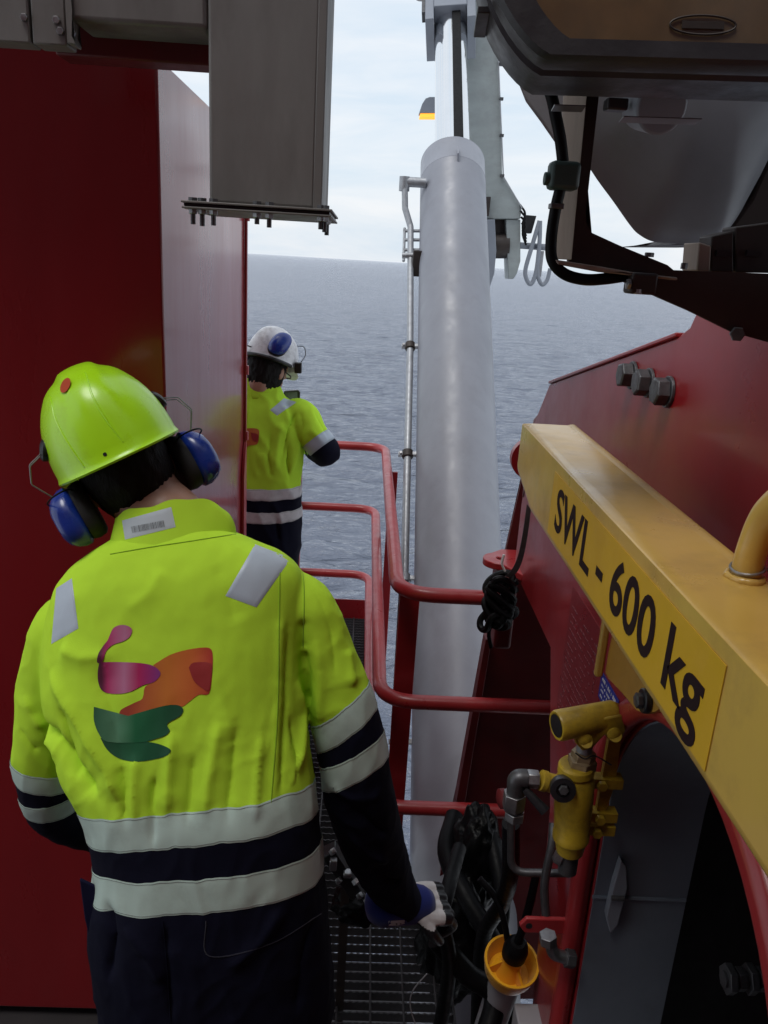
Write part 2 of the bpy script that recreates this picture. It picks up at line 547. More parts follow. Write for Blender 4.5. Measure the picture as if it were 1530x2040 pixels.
# ------------------------------------------------------------------ stainless cable trunk top left
def build_trunk():
    Y = 1.42
    k = Y / 1.5
    c = lambda x, y, yy=Y: at(x, y, Y=yy)
    root = thing('cable_trunk', c(520, 0) + V((0, .08, .5)), 'dull stainless steel cable trunk hanging down with bolted bottom flange', 'trunking')
    x0, x1 = c(416, 300).x, c(631, 300).x
    zb, zt = c(520, 411).z, 3.2
    d = .17
    bm = B(); box(bm, (x0, Y, zb), (x1, Y + d, zt)); obj('vertical_duct', bm, STEEL, root, bevel=.006, seg=3)
    bm = B(); box(bm, (x1 - .004, Y - .0015, zb), (x1 + .011, Y + d + .02, zt)); obj('side_cover', bm, STEEL, root, bevel=.002)
    # horizontal branch going left, its recessed underside
    z0 = c(290, 50).z
    xl = c(137, 40).x
    bm = B(); box(bm, (xl, Y + .002, z0), (x0 - .0005, Y + .168, zt - .05)); obj('branch_duct', bm, STEEL, root, bevel=.008, seg=3)
    zb2 = c(300, 100).z
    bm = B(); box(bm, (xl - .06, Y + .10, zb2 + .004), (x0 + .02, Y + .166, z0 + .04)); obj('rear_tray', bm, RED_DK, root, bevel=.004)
    # hanger brackets far left
    for a, b in ((-70, 58), (60, 132)):
        xa, xb = c(a, 40).x, c(b, 40).x
        bm = B(); box(bm, (xa, Y + .004, c(30, 84).z), (xb - .002, Y + .05, zt - .1)); h = obj('hanger_plate', bm, STEEL, root, bevel=.003)
    for x, y in ((48, 35), (112, 40), (120, 62), (143, 65)):
        p = c(x, y); bm = B(); hexnut(bm, p + V((0, .003, 0)), (0, -1, 0), .006, .006); obj('bolt_head', bm, ZINC, root)
    bm = B(); prism(bm, [c(128, -40) + V((0, -.004, 0)), c(140, -40) + V((0, -.004, 0)), c(140, 70) + V((0, -.004, 0)), c(152, 92) + V((0, -.004, 0)), c(136, 88) + V((0, -.004, 0))], (0, .03, 0)); obj('hanger_edge', bm, STEEL, root, bevel=.002)
    # flange sandwich with gasket and bolts
    fx0, fx1 = c(372, 405).x, c(664, 420).x
    fl = lambda s, za, zz, m, n: obj(n, box(B(), (fx0 + s, Y - .045 + s, za), (fx1 - s, Y + d + .045 - s, zz)), m, root, bevel=.0008)
    fl(0, zb - .0035, zb - .0002, STEEL, 'upper_flange'); fl(.004, zb - .0085, zb - .004, BLACK, 'gasket'); fl(.001, zb - .012, zb - .009, STEEL, 'lower_flange')
    for i, (xp, yy, ln) in enumerate(((392, 0, .020), (410, 0, .022), (432, 0, .020), (517, 0, .014), (541, 0, .018), (642, 0, .016), (650, 0, .020), (648, .1, .022))):
        p = c(xp, 415); p = V((p.x, Y - .03 + yy, zb - .0125))
        bm = B(); hexnut(bm, p, (0, 0, -1), .0072, .007); g = obj('flange_bolt', bm, ZINC, root)
        bm = B(); cyl(bm, p - V((0, 0, .006)), p - V((0, 0, ln + .003)), .0040, n=10); cyl(bm, p + V((0, 0, .0125)), p + V((0, 0, .018)), .0075, n=6); obj('shank', bm, DKBOLT, g)
build_trunk()

# ------------------------------------------------------------------ railing
def build_railing():
    root = thing('guard_rail', (.13, 3.3, 0), 'red tubular guard rail with three rails round the walkway corner', 'railing')
    r = .0245
    XS, YF, YN = .140, 4.42, 2.33
    def rail(z, xs, yf, rr, x_end):
        P = [(-1.1, yf, z), (xs, yf, z), (xs, YN, z), (x_end, YN, z)]
        bm = B(); sweep(bm, fillet(P, rr, 10), r, 16); return obj('rail', bm, RED_RAIL, root)
    rail(1.10, .140, 4.40, .13, .50)
    rail(.715, .105, 4.46, .13, .72)
    rail(.30, .090, 4.46, .13, .56)
    # flat bar posts
    def post(x, y, wx, wy, z1=1.08, zb=-.15):
        obj('post', box(B(), (x - wx, y - wy, zb), (x + wx, y + wy, z1)), RED, root, bevel=.002)
    post(.186, 2.42, .033, .006, 1.075)
    post(.178, 4.02, .022, .006, 1.06)
    bm = B(); sweep(bm, [V((.155, 2.47, 1.07)), V((.165, 2.47, -.12))], .004, 8); obj('stay_wire', bm, ZINC, root)
    p = at(597, 1000, Y=4.42)
    obj('post', box(B(), (p.x - .014, 4.395, -.12), (p.x + .008, 4.465, 1.085)), RED, root, bevel=.002)
    obj('post', box(B(), (-.75, 4.40, -.12), (-.73, 4.46, 1.085)), RED, root, bevel=.002)
    for x, y in ((.20, 4.05),):
        pass
    # toe boards
    obj('toe_board', box(B(), (-1.1, 4.502, -.06), (.10, 4.510, .115)), RED, root, bevel=.001)
    obj('toe_board', box(B(), (.098, 2.36, -.06), (.104, 4.46, .10)), RED, root, bevel=.001)
    for y in (2.9, 3.5):
        bm = B(); cyl(bm, (.094, y, .05), (.108, y, .05), .006, n=8); obj('bolt', bm, ZINC, root)
build_railing()

# ------------------------------------------------------------------ hydraulic cylinder of the crane
CA, CB = at(901.5, 330, D=5.26), at(912.5, 1150, D=3.82)
CDIR = (CA - CB).normalized()
CR = .21
def axis_pt(s): return CB + CDIR * s          # s metres up from the survey point at image row 1150
S_TOP = (CA - CB).length + .02
def build_cylinder():
    root = thing('hydraulic_cylinder', axis_pt(-2.2), 'large light grey hydraulic crane cylinder leaning away with chrome rod', 'cylinder')
    bm = B()
    lathe(bm, axis_pt(-2.2), CDIR, [(0, .10), (.02, CR * 1.0), (2.2 + S_TOP - .205, CR), (2.2 + S_TOP - .2, CR + .002), (2.2 + S_TOP - .19, CR), (2.2 + S_TOP - .012, CR), (2.2 + S_TOP, CR - .012), (2.2 + S_TOP + .001, .115)], 72)
    obj('barrel', bm, GREY, root, ang=30)
    bm = B(); lathe(bm, axis_pt(S_TOP - .05), CDIR, [(0, .10), (.0, .118), (2.2, .118), (2.2, .10)], 48); obj('chrome_rod', bm, CHROME, root)
    # weld bead rings
    for s in (S_TOP - .2,):
        bm = B(); x, y, d = frame_of(CDIR)
        sweep(bm, [axis_pt(s) + (x * math.cos(t) + y * math.sin(t)) * (CR - .001) for t in [2 * math.pi * i / 64 for i in range(65)]], .0035, 6); obj('weld_bead', bm, GREY, root)
    # lifting lug on the near side
    n = (CAM - axis_pt(S_TOP - .15)); n = (n - CDIR * n.dot(CDIR)).normalized(); sx = CDIR.cross(n).normalized()
    a = axis_pt(S_TOP - .26) + n * (CR - .01) + sx * .03
    bm = B(); prism(bm, [a, a + n * .05 + CDIR * .03, a + n * .05 + CDIR * .09, a + n * .03 + CDIR * .12, a + CDIR * .12], sx * .012); obj('lifting_lug', bm, GREY, root, bevel=.002)
    # clevis block at the rod end
    def s_at(y):
        lo, hi = 0.0, 5.0
        for _ in range(40):
            m_ = (lo + hi) / 2
            q = axis_pt(m_) - CAM
            if 1020 - FPX * q.dot(cU) / q.dot(cF) > y: lo = m_
            else: hi = m_
        return lo
    e = axis_pt(s_at(78))
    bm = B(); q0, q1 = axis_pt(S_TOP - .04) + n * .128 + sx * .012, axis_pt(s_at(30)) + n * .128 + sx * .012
    prism(bm, [q0 - sx * .0, q0 + sx * .062, q1 + sx * .062, q1], n * -.03); obj('dark_reflection_strip', bm, RUBBER, root, bevel=.002)  # black bar put in for the dark reflection along the rod
    Mx = Matrix((sx, n, CDIR)).transposed().to_4x4(); Mx.translation = e
    for s_ in (-1, 1):
        bm = B(); box(bm, (-.185 if s_ < 0 else .122, -.16, 0), (-.122 if s_ < 0 else .185, .16, .9), Mx); obj('clevis_cheek', bm, GREYD, root, bevel=.004)
    bm = B(); box(bm, (-.1215, -.19, .14), (.1215, .17, .9), Mx); obj('clevis_block', bm, GREYD, root, bevel=.006)
    bm = B(); box(bm, (-.215, .02, .2), (-.187, .10, .42), Mx); obj('lock_plate', bm, DKBOLT, root, bevel=.003)
    bm = B(); sweep(bm, fillet([Mx @ V(q) for q in ((-.16, .06, .42), (-.26, .06, .44), (-.26, .06, .62), (-.15, .06, .64))], .04), .008, 8); obj('grease_line', bm, PIPE, root)
    # side hydraulic line with clamps
    def side(y, px, dd=0.0):
        # depth of the barrel's left flank at that picture row
        lo, hi = -2.2, 2.4
        for _ in range(40):
            m_ = (lo + hi) / 2
            q = axis_pt(m_) - CAM; yy = 1020 - FPX * q.dot(cU) / q.dot(cF)
            if yy > y: lo = m_
            else: hi = m_
        return at(px, y, D=(axis_pt(lo) - CAM).dot(cF) + dd)
    el = side(362, 806)
    P = [side(364, 840), el, side(415, 807), side(452, 818), side(700, 817), side(1150, 806), side(1500, 795), side(1700, 789)]
    bm = B(); sweep(bm, fillet(P[1:], .05, 6), .0195, 14); obj('oil_line', bm, PIPE, root)
    bm = B(); sweep(bm, [P[0] + (P[0] - el) * .25, el + (el - P[0]) * .1], .030, 16); cyl(bm, el + V((0, 0, .03)), el - V((0, 0, .055)), .033, n=16); obj('elbow', bm, PIPE, root)
    up = CDIR
    for y, pxl, pxc in ((690, 817, 832), (905, 812, 830), (1152, 806, 828), (1478, 796, 826)):
        c = side(y, pxl); q = side(y, pxc)
        ax = (side(y - 40, pxl) - side(y + 40, pxl)).normalized()
        k = obj('pipe_clamp', cyl(B(), c - ax * .020, c + ax * .020, .029, n=14), DKSTEEL if y < 1000 else PIPE, root, bevel=.002)
        xdir = (q - c).normalized(); yd = ax.cross(xdir).normalized()
        mx_ = Matrix((xdir, yd, ax)).transposed().to_4x4(); mx_.translation = c
        bm = B(); box(bm, (-.048, -.012, -.010), (.055, .012, .010), mx_); box(bm, (.0552, -.03, -.075), (.066, .03, .075), mx_)
        box(bm, (.0662, -.03, .060), (.092, .03, .075), mx_); box(bm, (.0662, -.03, -.075), (.092, .03, -.060), mx_); obj('standoff', bm, PIPE, k, bevel=.001)
        bm = B(); hexnut(bm, mx_ @ V((-.036, -.0125, 0)), -yd, .009, .010); obj('clamp_bolt', bm, ZINC, k)
    # upper valve frame beside the pipe
    for y in (460, 478, 498):
        a, b = side(y, 803, .05), side(y, 846, .05); obj('valve_rung', sweep(B(), [a, b], .010, 8), PIPE, root)
    a, b = side(455, 806, .05), side(520, 804, .05); obj('valve_upright', sweep(B(), [a, b], .009, 8), PIPE, root)
    a, b = side(509, 801, -.02), side(509, 830, -.02); obj('valve_body', cyl(B(), a, b, .017, n=12), PIPE, root)
    a = side(520, 832, -.02); obj('valve_block', box(B(), a - V((.03, .03, .09)), a + V((.03, .03, .06))), DKSTEEL, root, bevel=.004)
build_cylinder()

# ------------------------------------------------------------------ grey crane boom beyond the cylinder
def build_boom():
    Y = 6.9
    root = thing('crane_boom', at(960, 300, Y=Y), 'weathered grey crane boom column with flared foot behind the cylinder', 'crane boom')
    P = lambda pts, yy=Y: px_poly(pts, Y=yy)
    bm = B(); prism(bm, P([(905, -260), (985, -260), (1001, 350), (1040, 410), (1037, 436), (945, 436), (940, 350)]), (0, .30, 0)); obj('column', bm, GREYB, root, bevel=.008)
    lug = [(1008, 437), (1037, 437), (1037, 520), (1030, 545), (1023, 556), (1013, 556)]
    bm = B(); prism(bm, P(lug, Y + .02), (0, .20, 0)); obj('foot_lug', bm, GREYB, root, bevel=.006)
    bm = B(); prism(bm, P([(955, 437), (986, 437), (989, 500), (985, 545), (976, 572), (955, 590)], Y - .05), (0, .16, 0)); obj('foot_lug', bm, GREYD, root, bevel=.006)
    bm = B(); prism(bm, P([(986, 436.5), (1012, 436.5), (1012, 506), (986, 506)], Y + .10), (0, .12, 0)); obj('recess_shade_block', bm, DKSTEEL, root, bevel=.004)  # dark block stands in for the shaded recess between the lugs
    bm = B(); cyl(bm, at(975, 490, Y=Y + .1), at(1012, 490, Y=Y + .1), .10, n=20); obj('pivot_pin', bm, DKSTEEL, root)
    bm = B(); prism(bm, P([(968, 392), (978, 392), (974, 430), (968, 430)], Y - .06), (0, .05, 0)); obj('stop_plate', bm, DKSTEEL, root)
    # control wire along the right edge
    bm = B(); sweep(bm, [at(983, -100, Y=Y - .02), at(1003, 352, Y=Y - .02), at(1040, 415, Y=Y - .02)], .0055, 8); w_ = obj('conduit', bm, PIPE, root)
    for y in (62, 128, 197, 270, 350):
        p = at(999.5 + (y - 200) * .012, y, Y=Y - .02); obj('conduit_clip', box(B(), p - V((.018, .012, .010)), p + V((.012, .02, .010))), DKBOLT, root)
    # small control box with cabling beyond the foot
    bm = B(); prism(bm, P([(1047, 428), (1069, 430), (1059, 465), (1043, 464)], Y + .05), (0, .08, 0)); obj('control_box', bm, BLACK, root, bevel=.004)
    for k in range(4):
        bm = B(); sweep(bm, catmull([at(1036 + k, 408 + 12 * k, Y=Y - .01), at(1046, 425 + 9 * k, Y=Y - .02), at(1041, 448 + 6 * k, Y=Y - .02), at(1048, 470 + 6 * k, Y=Y)]), .009, 7); obj('control_cable', bm, RUBBER, root)
    # hand ladder hoop and stub axle
    bm = B(); sweep(bm, [at(1036, 489, Y=Y + .05), at(1092, 493, Y=Y + .05)], .026, 12); obj('stub_axle', bm, GREYD, root)
    bm = B(); sweep(bm, catmull([at(x, y, Y=Y) for x, y in ((1075, 440), (1060, 490), (1047, 536), (1049, 556), (1056, 566), (1063, 558), (1070, 530), (1075, 480), (1076, 440))]), .018, 8); obj('hoop', bm, GREYD, root)
    bm = B(); sweep(bm, catmull([at(x, y, Y=Y) for x, y in ((1070, 530), (1072, 552), (1080, 567), (1090, 558), (1096, 535))]), .017, 8); obj('hoop', bm, GREYD, root)
    bm = B(); prism(bm, P([(1067, 545), (1078, 500), (1084, 500), (1078, 552)], Y + .01), (0, .02, 0)); obj('hoop_plate', bm, PIPE, root)
build_boom()

# ------------------------------------------------------------------ amber-lit work lamp
def build_lamp():
    Y = 7.0
    root = thing('work_lamp', at(852, 215, Y=Y), 'small dark deck lamp glowing orange beside the chrome rod', 'lamp')
    P = lambda pts, yy=Y: px_poly(pts, Y=yy)
    bm = B(); prism(bm, P([(836, 222), (841, 207), (848, 196), (856, 193), (880, 193), (880, 225), (836, 225)]), (0, .14, 0)); obj('housing', bm, GREYD, root, bevel=.006)
    m = bpy.data.materials.new('amber_lamp'); m.use_nodes = True
    b = m.node_tree.nodes['Principled BSDF']; b.inputs['Base Color'].default_value = (1, .45, .06, 1)
    b.inputs['Emission Color'].default_value = (1, .36, .03, 1); b.inputs['Emission Strength'].default_value = 1.3
    bm = B(); prism(bm, P([(837.5, 226), (878, 226), (878, 233), (836.5, 233)], Y + .004), (0, .13, 0)); obj('lens', bm, m, root, bevel=.003)
    bm = B(); sweep(bm, [at(880, 205, Y=Y + .07), at(960, 205, Y=7.08)], .016, 8); obj('arm', bm, GREYD, root)
build_lamp()
# ------------------------------------------------------------------ red crane pedestal on the right
XP = .50
def arc(cx, cz, r, a0, a1, n=16):
    return [(cx + r * math.cos(math.radians(a0 + (a1 - a0) * i / n)), cz + r * math.sin(math.radians(a0 + (a1 - a0) * i / n))) for i in range(n + 1)]
def build_pedestal():
    root = thing('crane_pedestal', (XP, 1.4, 0), 'dark red painted crane pedestal with large arched opening on the right', 'crane pedestal')
    # outline in (Y, z)
    def q(x, y): p = at(x, y, X=XP); return (p.y, p.z)
    out = [q(1095, 765), q(1065, 840), (2.33, 1.42), (2.33, 1.20), (1.80, 1.20), (1.62, .86), (1.53, .3), (1.5, -.4), (-.97, -.4), (-.97, 2.10), (1.20, 2.10), q(1383, 632), q(1374, 652), q(1350, 672)]
    hc, hr, hz = .925, .345, 1.135
    hole = arc(hc, hz, hr, 0, 180, 30) + arc(hc, .35, hr, 180, 360, 30)
    bm = B(); prism(bm, [(XP, y, z) for y, z in out], (.025, 0, 0), [[(XP, y, z) for y, z in hole]])
    obj('side_plate', bm, RED, root, bevel=.003, ang=25)
    # raised rim round the opening
    rim_o = arc(hc, hz, hr + .045, 0, 180, 30) + arc(hc, .35, hr + .045, 180, 360, 30)
    bm = B(); prism(bm, [(XP - .036, y, z) for y, z in rim_o], (.0355, 0, 0), [[(XP - .036, y, z) for y, z in hole]]); obj('opening_rim', bm, RED_RAIL, root, bevel=.016, seg=4, ang=50)
    # sleeve through the plate
    bm = B(); hi = arc(hc, hz, hr - .004, 0, 180, 30) + arc(hc, .35, hr - .004, 180, 360, 30)
    ho = arc(hc, hz, hr - .0005, 0, 180, 30) + arc(hc, .35, hr - .0005, 180, 360, 30)
    prism(bm, [(XP + .003, y, z) for y, z in ho], (.185, 0, 0), [[(XP + .003, y, z) for y, z in hi]]); sl = obj('opening_sleeve', bm, SLEEVE, root, ang=25)
    # weld seam and a welded lug on the sleeve
    bm = B(); sweep(bm, [(XP + .0, hc + hr - .005, .93), (XP + .186, hc + hr - .005, .93)], .004, 6); obj('weld_seam', bm, SLEEVE, sl)
    yy = hc + hr - .006
    bm = B(); prism(bm, [(XP + .040, yy, .86), (XP + .052, yy, .88), (XP + .058, yy, .97), (XP + .048, yy, 1.02), (XP + .036, yy, 1.035), (XP + .030, yy, .98), (XP + .026, yy, .90)], (0, -.018, 0)); obj('sleeve_lug', bm, GREYD, sl, bevel=.004)
    bm = B(); cyl(bm, (XP + .028, yy - .022, .95), (XP + .052, yy - .022, .95), .005, n=10); obj('lug_pin', bm, DKBOLT, sl)
    # top edge flange strip (plate edge seen as a lighter line)
    def edge(a, b, wdt=.03, th=.008):
        a, b = V((XP - .004, *a)), V((XP - .004, *b)); d = (b - a).normalized(); n_ = V((1, 0, 0)).cross(d); n_ = n_ if n_.z > 0 else -n_
        bm = B(); prism(bm, [a + n_ * .0005, b + n_ * .0005, b + n_ * th, a + n_ * th], (.05, 0, 0)); obj('edge_strip', bm, RED, root, bevel=.002)
    edge(q(1095, 765), q(1350, 672))
    # big hex bolts
    for i, (x, y) in enumerate(((1262, 748), (1295, 763), (1334, 781))):
        c = at(x, y, X=XP)
        bm = B(); cyl(bm, c - V((.0005, 0, 0)), c - V((.006, 0, 0)), .026, n=28); wsh = obj('washer', bm, DKBOLT, root, bevel=.001)
        bm = B(); hexnut(bm, c - V((.0065, 0, 0)), (-1, 0, 0), .0235, .021, rot=.2 + i * .35); obj('bolt_head', bm, DKBOLT, wsh, bevel=.001)
    # ear behind the beam end
    c = at(1040, 915, Y=2.3)
    bm = B(); pl = [(c.x + .03 + .062 * math.cos(t), 2.30, c.z + .062 * math.sin(t)) for t in [math.radians(60 + 240 * i / 16) for i in range(17)]] + [(XP, 2.30, c.z - .12), (XP, 2.30, c.z + .10)]
    prism(bm, pl, (0, .03, 0)); obj('pad_ear', bm, RED, root, bevel=.004)
    # front flange seen edge on, running down to the deck
    P = lambda pts, yy: px_poly(pts, Y=yy)
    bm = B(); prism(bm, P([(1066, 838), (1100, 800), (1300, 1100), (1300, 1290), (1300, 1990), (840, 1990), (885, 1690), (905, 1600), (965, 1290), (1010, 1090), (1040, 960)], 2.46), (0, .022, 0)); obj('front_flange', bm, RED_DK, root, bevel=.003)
    bm = B(); prism(bm, [p + V((0, .004, 0)) for p in P([(968, 1275), (980, 1275), (912, 1690), (893, 1690)], 2.40)], (0, .055, 0)); obj('flange_lip', bm, RED_DK, root, bevel=.002)
    # shelf bracket with eye hole
    z = 1.235
    a = at(980, 1112, Z=z)
    cx, cy = .452, 2.335
    pl = [(cx + .052 * math.cos(t), cy + .052 * math.sin(t), z) for t in [math.radians(110 + 160 * i / 14) for i in range(15)]] + [(XP - .001, 2.20, z), (XP + .10, 2.20, z), (XP + .10, 2.42, z), (XP - .03, 2.42, z)]
    hl = [(cx + .009 * math.cos(t), cy + .012 * math.sin(t), z) for t in [2 * math.pi * i / 14 for i in range(14)]]
    bm = B(); prism(bm, pl, (0, 0, -.022), [hl]); obj('shelf_plate', bm, RED_RAIL, root, bevel=.003)
    bm = B(); box(bm, (cx - .008, 2.24, .965), (XP - .0005, 2.40, z - .0225)); obj('shelf_box', bm, RED_DK, root, bevel=.012, seg=3)
    # stencilled instruction panel (rows of fine lettering) on the plate
    bm = B()
    rng = random.Random(4)
    for row in range(15):
        z0 = 1.375 - row * .0185
        y = 1.66
        while y > 1.44:
            ln = rng.uniform(.004, .016)
            if rng.random() < .8:
                box(bm, (XP - .0012, y - ln, z0), (XP - .0004, y, z0 + .0042 * rng.uniform(.5, 1)))
            y -= ln + rng.uniform(.003, .006)
    obj('stencil_text', bm, mat('faded_stencil', (.20, .06, .07), .5), root, smooth=False)
    bm = B(); box(bm, (XP - .0006, 1.40, 1.07), (XP - .0001, 1.68, 1.42)); obj('stencil_panel', bm, mat('panel_red', (.22, .014, .020), .35, var=.06), root)
    # lashing tab and plugged fitting at knee height
    c = at(1120, 1842, X=.462)
    bm = B(); prism(bm, [(XP - .001, c.y - .006, c.z + .018), (.385, c.y - .006, c.z + .018), (.372, c.y - .006, c.z), (.385, c.y - .006, c.z - .018), (XP - .001, c.y - .006, c.z - .018)], (0, .010, 0)); tb = obj('lashing_tab', bm, RED_RAIL, root, bevel=.003)
    bm = B(); cyl(bm, (.392, c.y - .0068, c.z), (.392, c.y + .006, c.z), .007, n=12); obj('tab_hole', bm, BLACK, tb)
build_pedestal()

# blue safety label on the pedestal
def build_label():
    p0, p1 = at(1203, 1352, X=XP), at(1268, 1452, X=XP)
    z1, z0 = 1.352, 1.296
    ya, yb = 1.405, 1.292
    root = thing('safety_label', (XP, ya, z0), 'blue label with white lettering on pedestal behind the yellow bracket', 'label')
    obj('backing', box(B(), (XP - .0016, yb, z0), (XP - .0008, ya, z1)), BLUE, root)
    rng = random.Random(9)
    for i, (hh, z) in enumerate(((.007, z1 - .014), (.005, z1 - .026), (.004, z1 - .036), (.006, z1 - .049))):
        bm = B(); y = ya - .012
        while y > yb + .012:
            wd = rng.uniform(.002, .005)
            box(bm, (XP - .0022, y - wd, z), (XP - .0017, y, z + hh * rng.uniform(.55, 1)))
            y -= wd + rng.choice((.002, .002, .008))
        obj('lettering', bm, WHITE, root, smooth=False)
build_label()

# ------------------------------------------------------------------ yellow spreader beam
def build_beam():
    xl, xr, zb, zt = .290, .388, 1.706, 1.836
    yf, yn = 1.435, .10
    root = thing('lifting_beam', (xl, yf, zb), 'yellow steel lifting beam marked SWL - 600 kg lying along the pedestal', 'lifting beam')
    out = [(yf, zt), (yf + .004, 1.75), (yf - .02, 1.735), (1.29, zb), (yn, zb), (yn, zt)]
    bm = B(); prism(bm, [(xl, y, z) for y, z in out], (xr - xl, 0, 0)); obj('beam', bm, YEL, root, bevel=.016, seg=5)
    obj('end_cap', prism(B(), [(xl + .008, yf + .0035, zt - .006), (xr - .008, yf + .0035, zt - .006), (xr - .008, yf + .007, 1.76), (xl + .008, yf + .007, 1.76)], (0, .006, 0)), YEL, root, bevel=.002)
    # orange-yellow sticker and lettering
    st = obj('sticker', box(B(), (xl - .0012, .545, 1.7235), (xl - .0004, 1.14, 1.8185)), YELS, root)
    bm = text_mesh('SWL - 600 kg', .087, (xl - .0016, 1.112, 1.7435), (0, -1, 0), (0, 0, 1), sx=1.0, bold=.0015, extrude=.0002)
    xs = [v.co.y for v in bm.verts]; a, b = max(xs), min(xs)
    k = (1.105 - .570) / (a - b)
    for v in bm.verts: v.co.y = 1.105 - (a - v.co.y) * k
    obj('lettering', bm, INK, st, smooth=False)
    # tubular lifting eye on top
    x = .366
    bm = B(); P = [(x, .690, zt - .01), (x, .687, zt + .03), (x, .672, zt + .07), (x, .635, zt + .10), (x, .59, zt + .108), (x, .545, zt + .10), (x, .508, zt + .07), (x, .493, zt + .03), (x, .49, zt - .01)]
    sweep(bm, catmull(P, 8), .0138, 20); eye = obj('lifting_eye', bm, YEL, root)
    for yy in (.690, .49):
        P = []; R_ = []
        for i in range(41):
            t = 2 * math.pi * i / 40; rr = .0150 + .0012 * mnoise.noise(V((math.cos(t) * 3, math.sin(t) * 3, yy)))
            P.append(V((x + rr * math.cos(t), yy + rr * math.sin(t), zt + .001))); R_.append(.0042 + .0014 * mnoise.noise(V((math.cos(t) * 5, math.sin(t) * 5, yy + 3))))
        obj('weld_bead', sweep(B(), P, R_, 10), YEL, eye)
    bm = B(); sweep(bm, [(x + .0148 * math.cos(t), .689 + .0148 * math.sin(t), zt + .011 + .003 * math.sin(t + 1)) for t in [2 * math.pi * i / 24 for i in range(25)]], .0014, 6); obj('seal_wire', bm, ZINC, eye)
    bm = B(); bmesh.ops.create_icosphere(bm, subdivisions=2, radius=.005, matrix=Matrix.Translation((x + .018, .678, zt + .014))); obj('seal', bm, ZINC, eye)
build_beam()

# bracket that carries the beam
def build_bracket():
    root = thing('beam_bracket', (.42, 1.25, 1.50), 'yellow gusset bracket with bolt hole under the lifting beam', 'bracket')
    P = lambda pts, X: px_poly(pts, X=X)
    pl = P([(1222, 1255), (1212, 1300), (1206, 1340), (1212, 1352), (1250, 1392), (1268, 1415), (1285, 1422), (1305, 1418), (1330, 1400), (1420, 1460), (1380, 1280)], .455)
    bm = B(); prism(bm, pl, (.018, 0, 0)); obj('gusset', bm, mat('yellow_bracket_paint', (.45, .24, .04), .42, var=.1, dirt=(.2, .1, .03), dirt_amt=.4), root, bevel=.004, seg=3)
    bm = B(); a, b = P([(1217, 1255), (1207, 1345)], .456); box(bm, (.440, a.y - .002, b.z - .01), (.4546, a.y + .012, a.z + .09)); obj('flange', bm, YEL, root, bevel=.004)
    c = at(1286, 1396, X=.450)
    bm = B(); cyl(bm, c + V((.0045, 0, 0)), c + V((-.006, 0, 0)), .019, n=24); obj('bushing', bm, BLACK, root, bevel=.002)
    bm = B(); hexnut(bm, c - V((.0065, 0, 0)), (-1, 0, 0), .012, .009); obj('bolt', bm, DKBOLT, root)
build_bracket()

